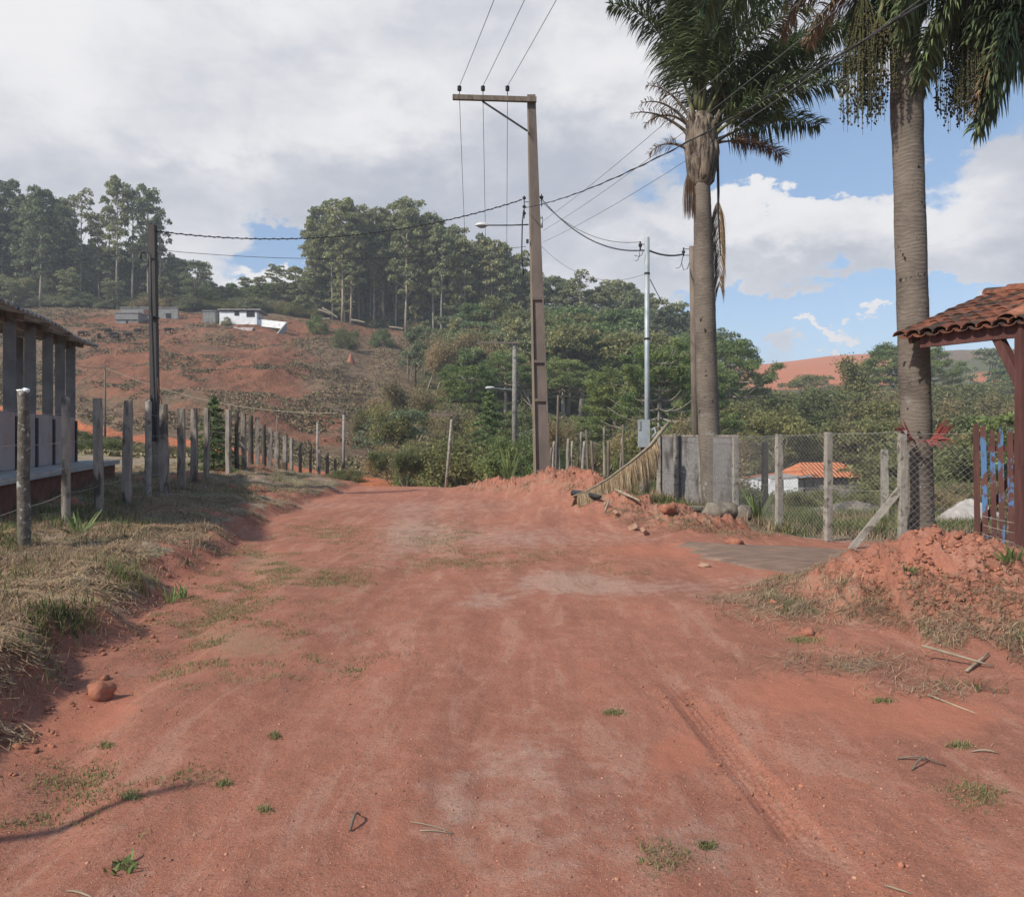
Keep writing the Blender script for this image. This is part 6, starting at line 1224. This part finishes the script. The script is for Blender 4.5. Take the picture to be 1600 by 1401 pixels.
# ------------------------------------------------------------------ things on the ground
tag(MB().lump((0, 0, 0), (.085, .07, .068), 3, 22, .26).build('rock', M['clod'], None, True), 'rust red rock lying alone on the dirt beside the left bank', 'rock').location = (P(156, 1078, 5.3).x, 5.3, H(P(156, 1078, 5.3).x, 5.3)+.035)
p = P(1127, 818, 14.6); z = H(p.x, p.y); tag(MB().lump((0, 0, .13), (.33, .22, .19), 8, 16, .22).build('boulder', M['rock'], None, True), 'large grey brown boulder at the foot of the farther palm', 'boulder').location = (p.x, p.y, z)
tag(MB().lump((0, 0, .08), (.17, .16, .17), 9, 14, .3).build('boulder', M['rock'], None, True), 'darker broken rock against the right end of the large boulder', 'rock').location = (p.x+.42, p.y-.1, z)
p = P(1083, 806, 15.2); tag(MB().box((0, 0, .1), .42, .25, .07).box((.05, .0, .02), .34, .2, .08).build('stone_slab', M['rock']), 'flat grey slab beside the boulder under the farther palm', 'slab').location = (p.x, p.y, H(p.x, p.y)+.04)
for i, (px, py, Yd, r, lb) in enumerate([(1208, 962, 7.6, .045, 'small round red clod in front of the right heap tip'), (1148, 850, 12.3, .12, 'sandy lump at the left end of the driveway'), (1043, 801, 14.4, .15, 'largest red clod on top of the earth row by the palm'), (1500, 872, 7.7, .12, 'light red clod on the crest of the right heap'), (1262, 998, 6.7, .06, 'dark red clod at the toe of the right heap'), (1100, 884, 10.4, .07, 'pale stone on the road near the driveway')]):
    x = (px-CX)/F*Yd; tag(MB().lump((0, 0, 0), (r, r*.9, r*.62), 20+i, 14, .28).build('clay_clod', M['clod'] if i != 5 else M['brickfrag'], None, True), lb, 'clod').location = (x, Yd, H(x, Yd)+r*.25)
def brk(px, py, Yd, rz, lb, mt='clod', s=(.2, .1, .07)):
    x = (px-CX)/F*Yd; t = MB(); t.box((0, 0, 0), *s, M=Matrix.Rotation(rz, 3, 'Z')@Matrix.Rotation(.5, 3, 'Y')@Matrix.Rotation(rz*.7, 3, 'X')); o = t.build('broken_brick', M[mt]); md = o.modifiers.new('bevel', 'BEVEL'); md.width = .012; md.segments = 2; o.location = (x, Yd, H(x, Yd)+.05); tag(o, lb, 'brick')
for i, (px, py, Yd, rz, lb) in enumerate([(950, 796, 15.9, .4, 'pale brick fragment low on the earth row'), (963, 800, 15.2, 1.2, 'tan brick fragment beside another at the middle of the earth row'), (1034, 812, 14., .2, 'brick fragment just below the largest clod'), (1008, 826, 13.4, .9, 'lowest tan brick fragment at the foot of the earth row'), (990, 820, 13.9, 2.4, 'pale grey brick fragment left of the lowest one')]): brk(px, py, Yd, rz, lb, 'brickfrag')
def stick(p0, p1, r, lb, mt='stick', mid=.04, name='stick', cat='stick'):
    q = []
    for k in range(5):
        f = k/4; px = p0[0]+(p1[0]-p0[0])*f; py = p0[1]+(p1[1]-p0[1])*f; Yd = None
        lo = F*CH/(py-HY) if len(p0) == 2 else p0[2]+(p1[2]-p0[2])*f
        x = (px-CX)/F*lo; z = H(x, lo)+r+mid*math.sin(math.pi*f) if len(p0) == 2 else CH+(HY-py)/F*lo; q.append(Vector((x, lo, z)))
    tag(MB().tube(q, [r, r*1.1, r, r*.8, r*.5], 6, jit=.1).build(name, M[mt], None, True), lb, cat)
stick((547, 1298), (563, 1273), .006, 'short grey twig on the road at the lower left of centre', 'wood')
stick((642, 1280), (708, 1294), .0025, 'upper of two straight straws crossing on the road', mid=.005, name='straw_stalk'); stick((656, 1294), (709, 1295), .0025, 'lower of two straight straws crossing on the road', mid=.005, name='straw_stalk')
stick((1382, 1370), (1425, 1385), .004, 'pale straw near the lower right corner', mid=.005, name='straw_stalk'); stick((105, 1387), (150, 1400), .004, 'pale stalk at the lower left corner of the road', mid=.005, name='straw_stalk')
stick((1403, 1183), (1478, 1192), .005, 'forked brown twig on the right side of the road', 'wood', .02); stick((1425, 1200), (1452, 1186), .005, 'curled twig touching the forked one on the right', 'wood', .03); stick((1518, 1172), (1560, 1176), .005, 'short pale twig at the right edge of the road', mid=.01)
stick((1216, 944, 7.75), (1270, 932, 7.9), .014, 'dark stick lying at the left tip of the right heap', 'dpost'); stick((1510, 1048, 5.75), (1545, 1020, 6.0), .011, 'short stick of the crossed pair at the foot of the right heap'); stick((1440, 1008, 6.0), (1552, 1040, 5.8), .010, 'long bent stick of the crossed pair at the foot of the right heap'); stick((962, 765, 16.6), (1000, 782, 15.6), .03, 'pale straight stick poking from the earth row under the dry frond'); stick((945, 800, 15.6), (952, 779, 15.7), .022, 'short pale stake leaning out of the earth row')
stick((1450, 1085, 5.2), (1560, 1128, 4.8), .006, 'thin straw stem on the bare ground below the right heap', mid=.0)
stick((895, 770, 17.2), (938, 776, 16.4), .07, 'dark charred log under the tip of the dry frond', 'darkiron', name='log', cat='log')
stick((820, 0), (0, 0), .01, 'x') if False else None
# big dry palm frond leaning by the wall
df = thing('dry_palm_frond', 'large straw coloured dead palm frond leaning from the wall down to the earth row', 'palm frond', P(975, 760, 17)); o_ = P(975, 760, 17)
rp = [P(1045, 660, 18.6)-o_, P(1030, 678, 18.2)-o_, P(1015, 697, 17.9)-o_, P(985, 722, 17.5)-o_, P(950, 748, 17.1)-o_, P(915, 768, 16.7)-o_, P(895, 775, 16.5)-o_]
MB().tube(rp, [.04, .045, .04, .03, .025, .015, .01], 6).build('rachis', M['stick'], df, True)
rp2 = []
for a, b in zip(rp[1:-1], rp[2:]): rp2 += [a.lerp(b, k/3) for k in range(3)]
Vv, Ff = leaflets(rp2, .78, .010, 1500, .9, start=.05, spread=.3, tip=.5, down=1.3); Vv[:, 2] = np.maximum(Vv[:, 2], np.array([H(x+o_.x, y+o_.y) for x, y in Vv[:, :2]])-o_.z+.01); nmesh('leaflets', Vv, Ff, M['deadfrond'], df)
# blade leaved plants
random.seed(17)
def blade_plant(px, top, Yd, n, L, wd, lb, up_=1.6, cat='plant', mt='gleaf'):
    x = (px-CX)/F*Yd; t = thing('leafy_plant', lb, cat, (x, Yd, H(x, Yd))); straps('leaves', [((rv(-.05, .05), rv(-.05, .05), 0), (rv(-.6, .6), rv(-.6, .6), up_*rv(.6, 1.2)), L*rv(.6, 1.1), wd, rv(.1, .8)) for _ in range(n)], mt, t); MB().tube([(0, 0, -.05), (0, 0, L*.1)], wd*.3, 6).build('stem', M['wood'], t)
blade_plant(1186, 770, 14.6, 16, .75, .06, 'upright green sword leaved plant at the foot of the chain link fence')
blade_plant(795, 690, 26.5, 26, 1.3, .07, 'pale green arching cane clump just left of the utility pole base', 1.8)
blade_plant(1578, 928, 6.9, 18, .16, .022, 'grey green weed rosette on the right heap near the edge', .8)
blade_plant(1420, 930, 7.2, 10, .12, .014, 'little weed on the upper left flank of the right heap', .9)
blade_plant(1585, 850, 9.6, 30, .4, .02, 'feathery grey green weed at the foot of the picket gate', 1.2)
blade_plant(285, 915, 8.4, 14, .2, .012, 'clump of broad grass blades on the edge of the left bank', 1.4)
blade_plant(188, 1352, 3.16, 14, .06, .010, 'small rosette weed alone on the lower left of the road', .5)
blade_plant(265, 925, 8.2, 10, .18, .012, 'grass clump left of the broad bladed one on the left bank edge', 1.4)
blade_plant(125, 800, 10.8, 16, .4, .03, 'dark leafy weed beside the second fence post on the left', .9)
hz = MB(); hz.box((0, 460, 38), 1900, 1100, 90); hm = bpy.data.materials.new('air'); hm.use_nodes = True; t = NT(hm.node_tree); hm.node_tree.nodes.clear()
ho = t.new('ShaderNodeOutputMaterial'); hv = t.new('ShaderNodeVolumePrincipled'); hv.inputs['Density'].default_value = .0006; hv.inputs['Color'].default_value = (.86, .90, .97, 1); t.l.new(hv.outputs[0], ho.inputs['Volume'])
tag(hz.build('haze', hm), 'thin blue grey haze in the air over the valley', 'haze', kind='stuff')
ORD = 'first second third fourth fifth sixth seventh eighth ninth tenth eleventh twelfth thirteenth fourteenth fifteenth sixteenth seventeenth eighteenth nineteenth twentieth'.split(); ORD += ['twenty '+w_ for w_ in ORD[:9]]+['thirtieth']+['thirty '+w_ for w_ in ORD[:9]]
for g_, txt in (('tall eucalyptus on the left ridge', 'tall dark eucalyptus on the left ridge'), ('front eucalyptus of the hilltop grove', 'pale trunked eucalyptus along the front of the hilltop grove'), ('skyline trees right of the utility pole', 'tree on the skyline between the utility pole and the farther palm'), ('low trees behind the white house', 'low pale green tree on the ridge behind the white house'), ('dark trees left of the white house', 'round dark tree between the left stand and the white house'), ('small trees behind the orange roofed house', 'small olive tree behind the orange roofed house'), ('bushes behind the stakes', 'dry bush behind the row of wooden stakes')):
    L_s = sorted([o for o in C.objects if o.get('group') == g_], key=lambda o: o.location.x/o.location.y)
    for i, o in enumerate(L_s): o['label'] = '%s %s from the left' % (txt, ORD[i]) if len(txt.split()) < 12 else txt
#HAZE#
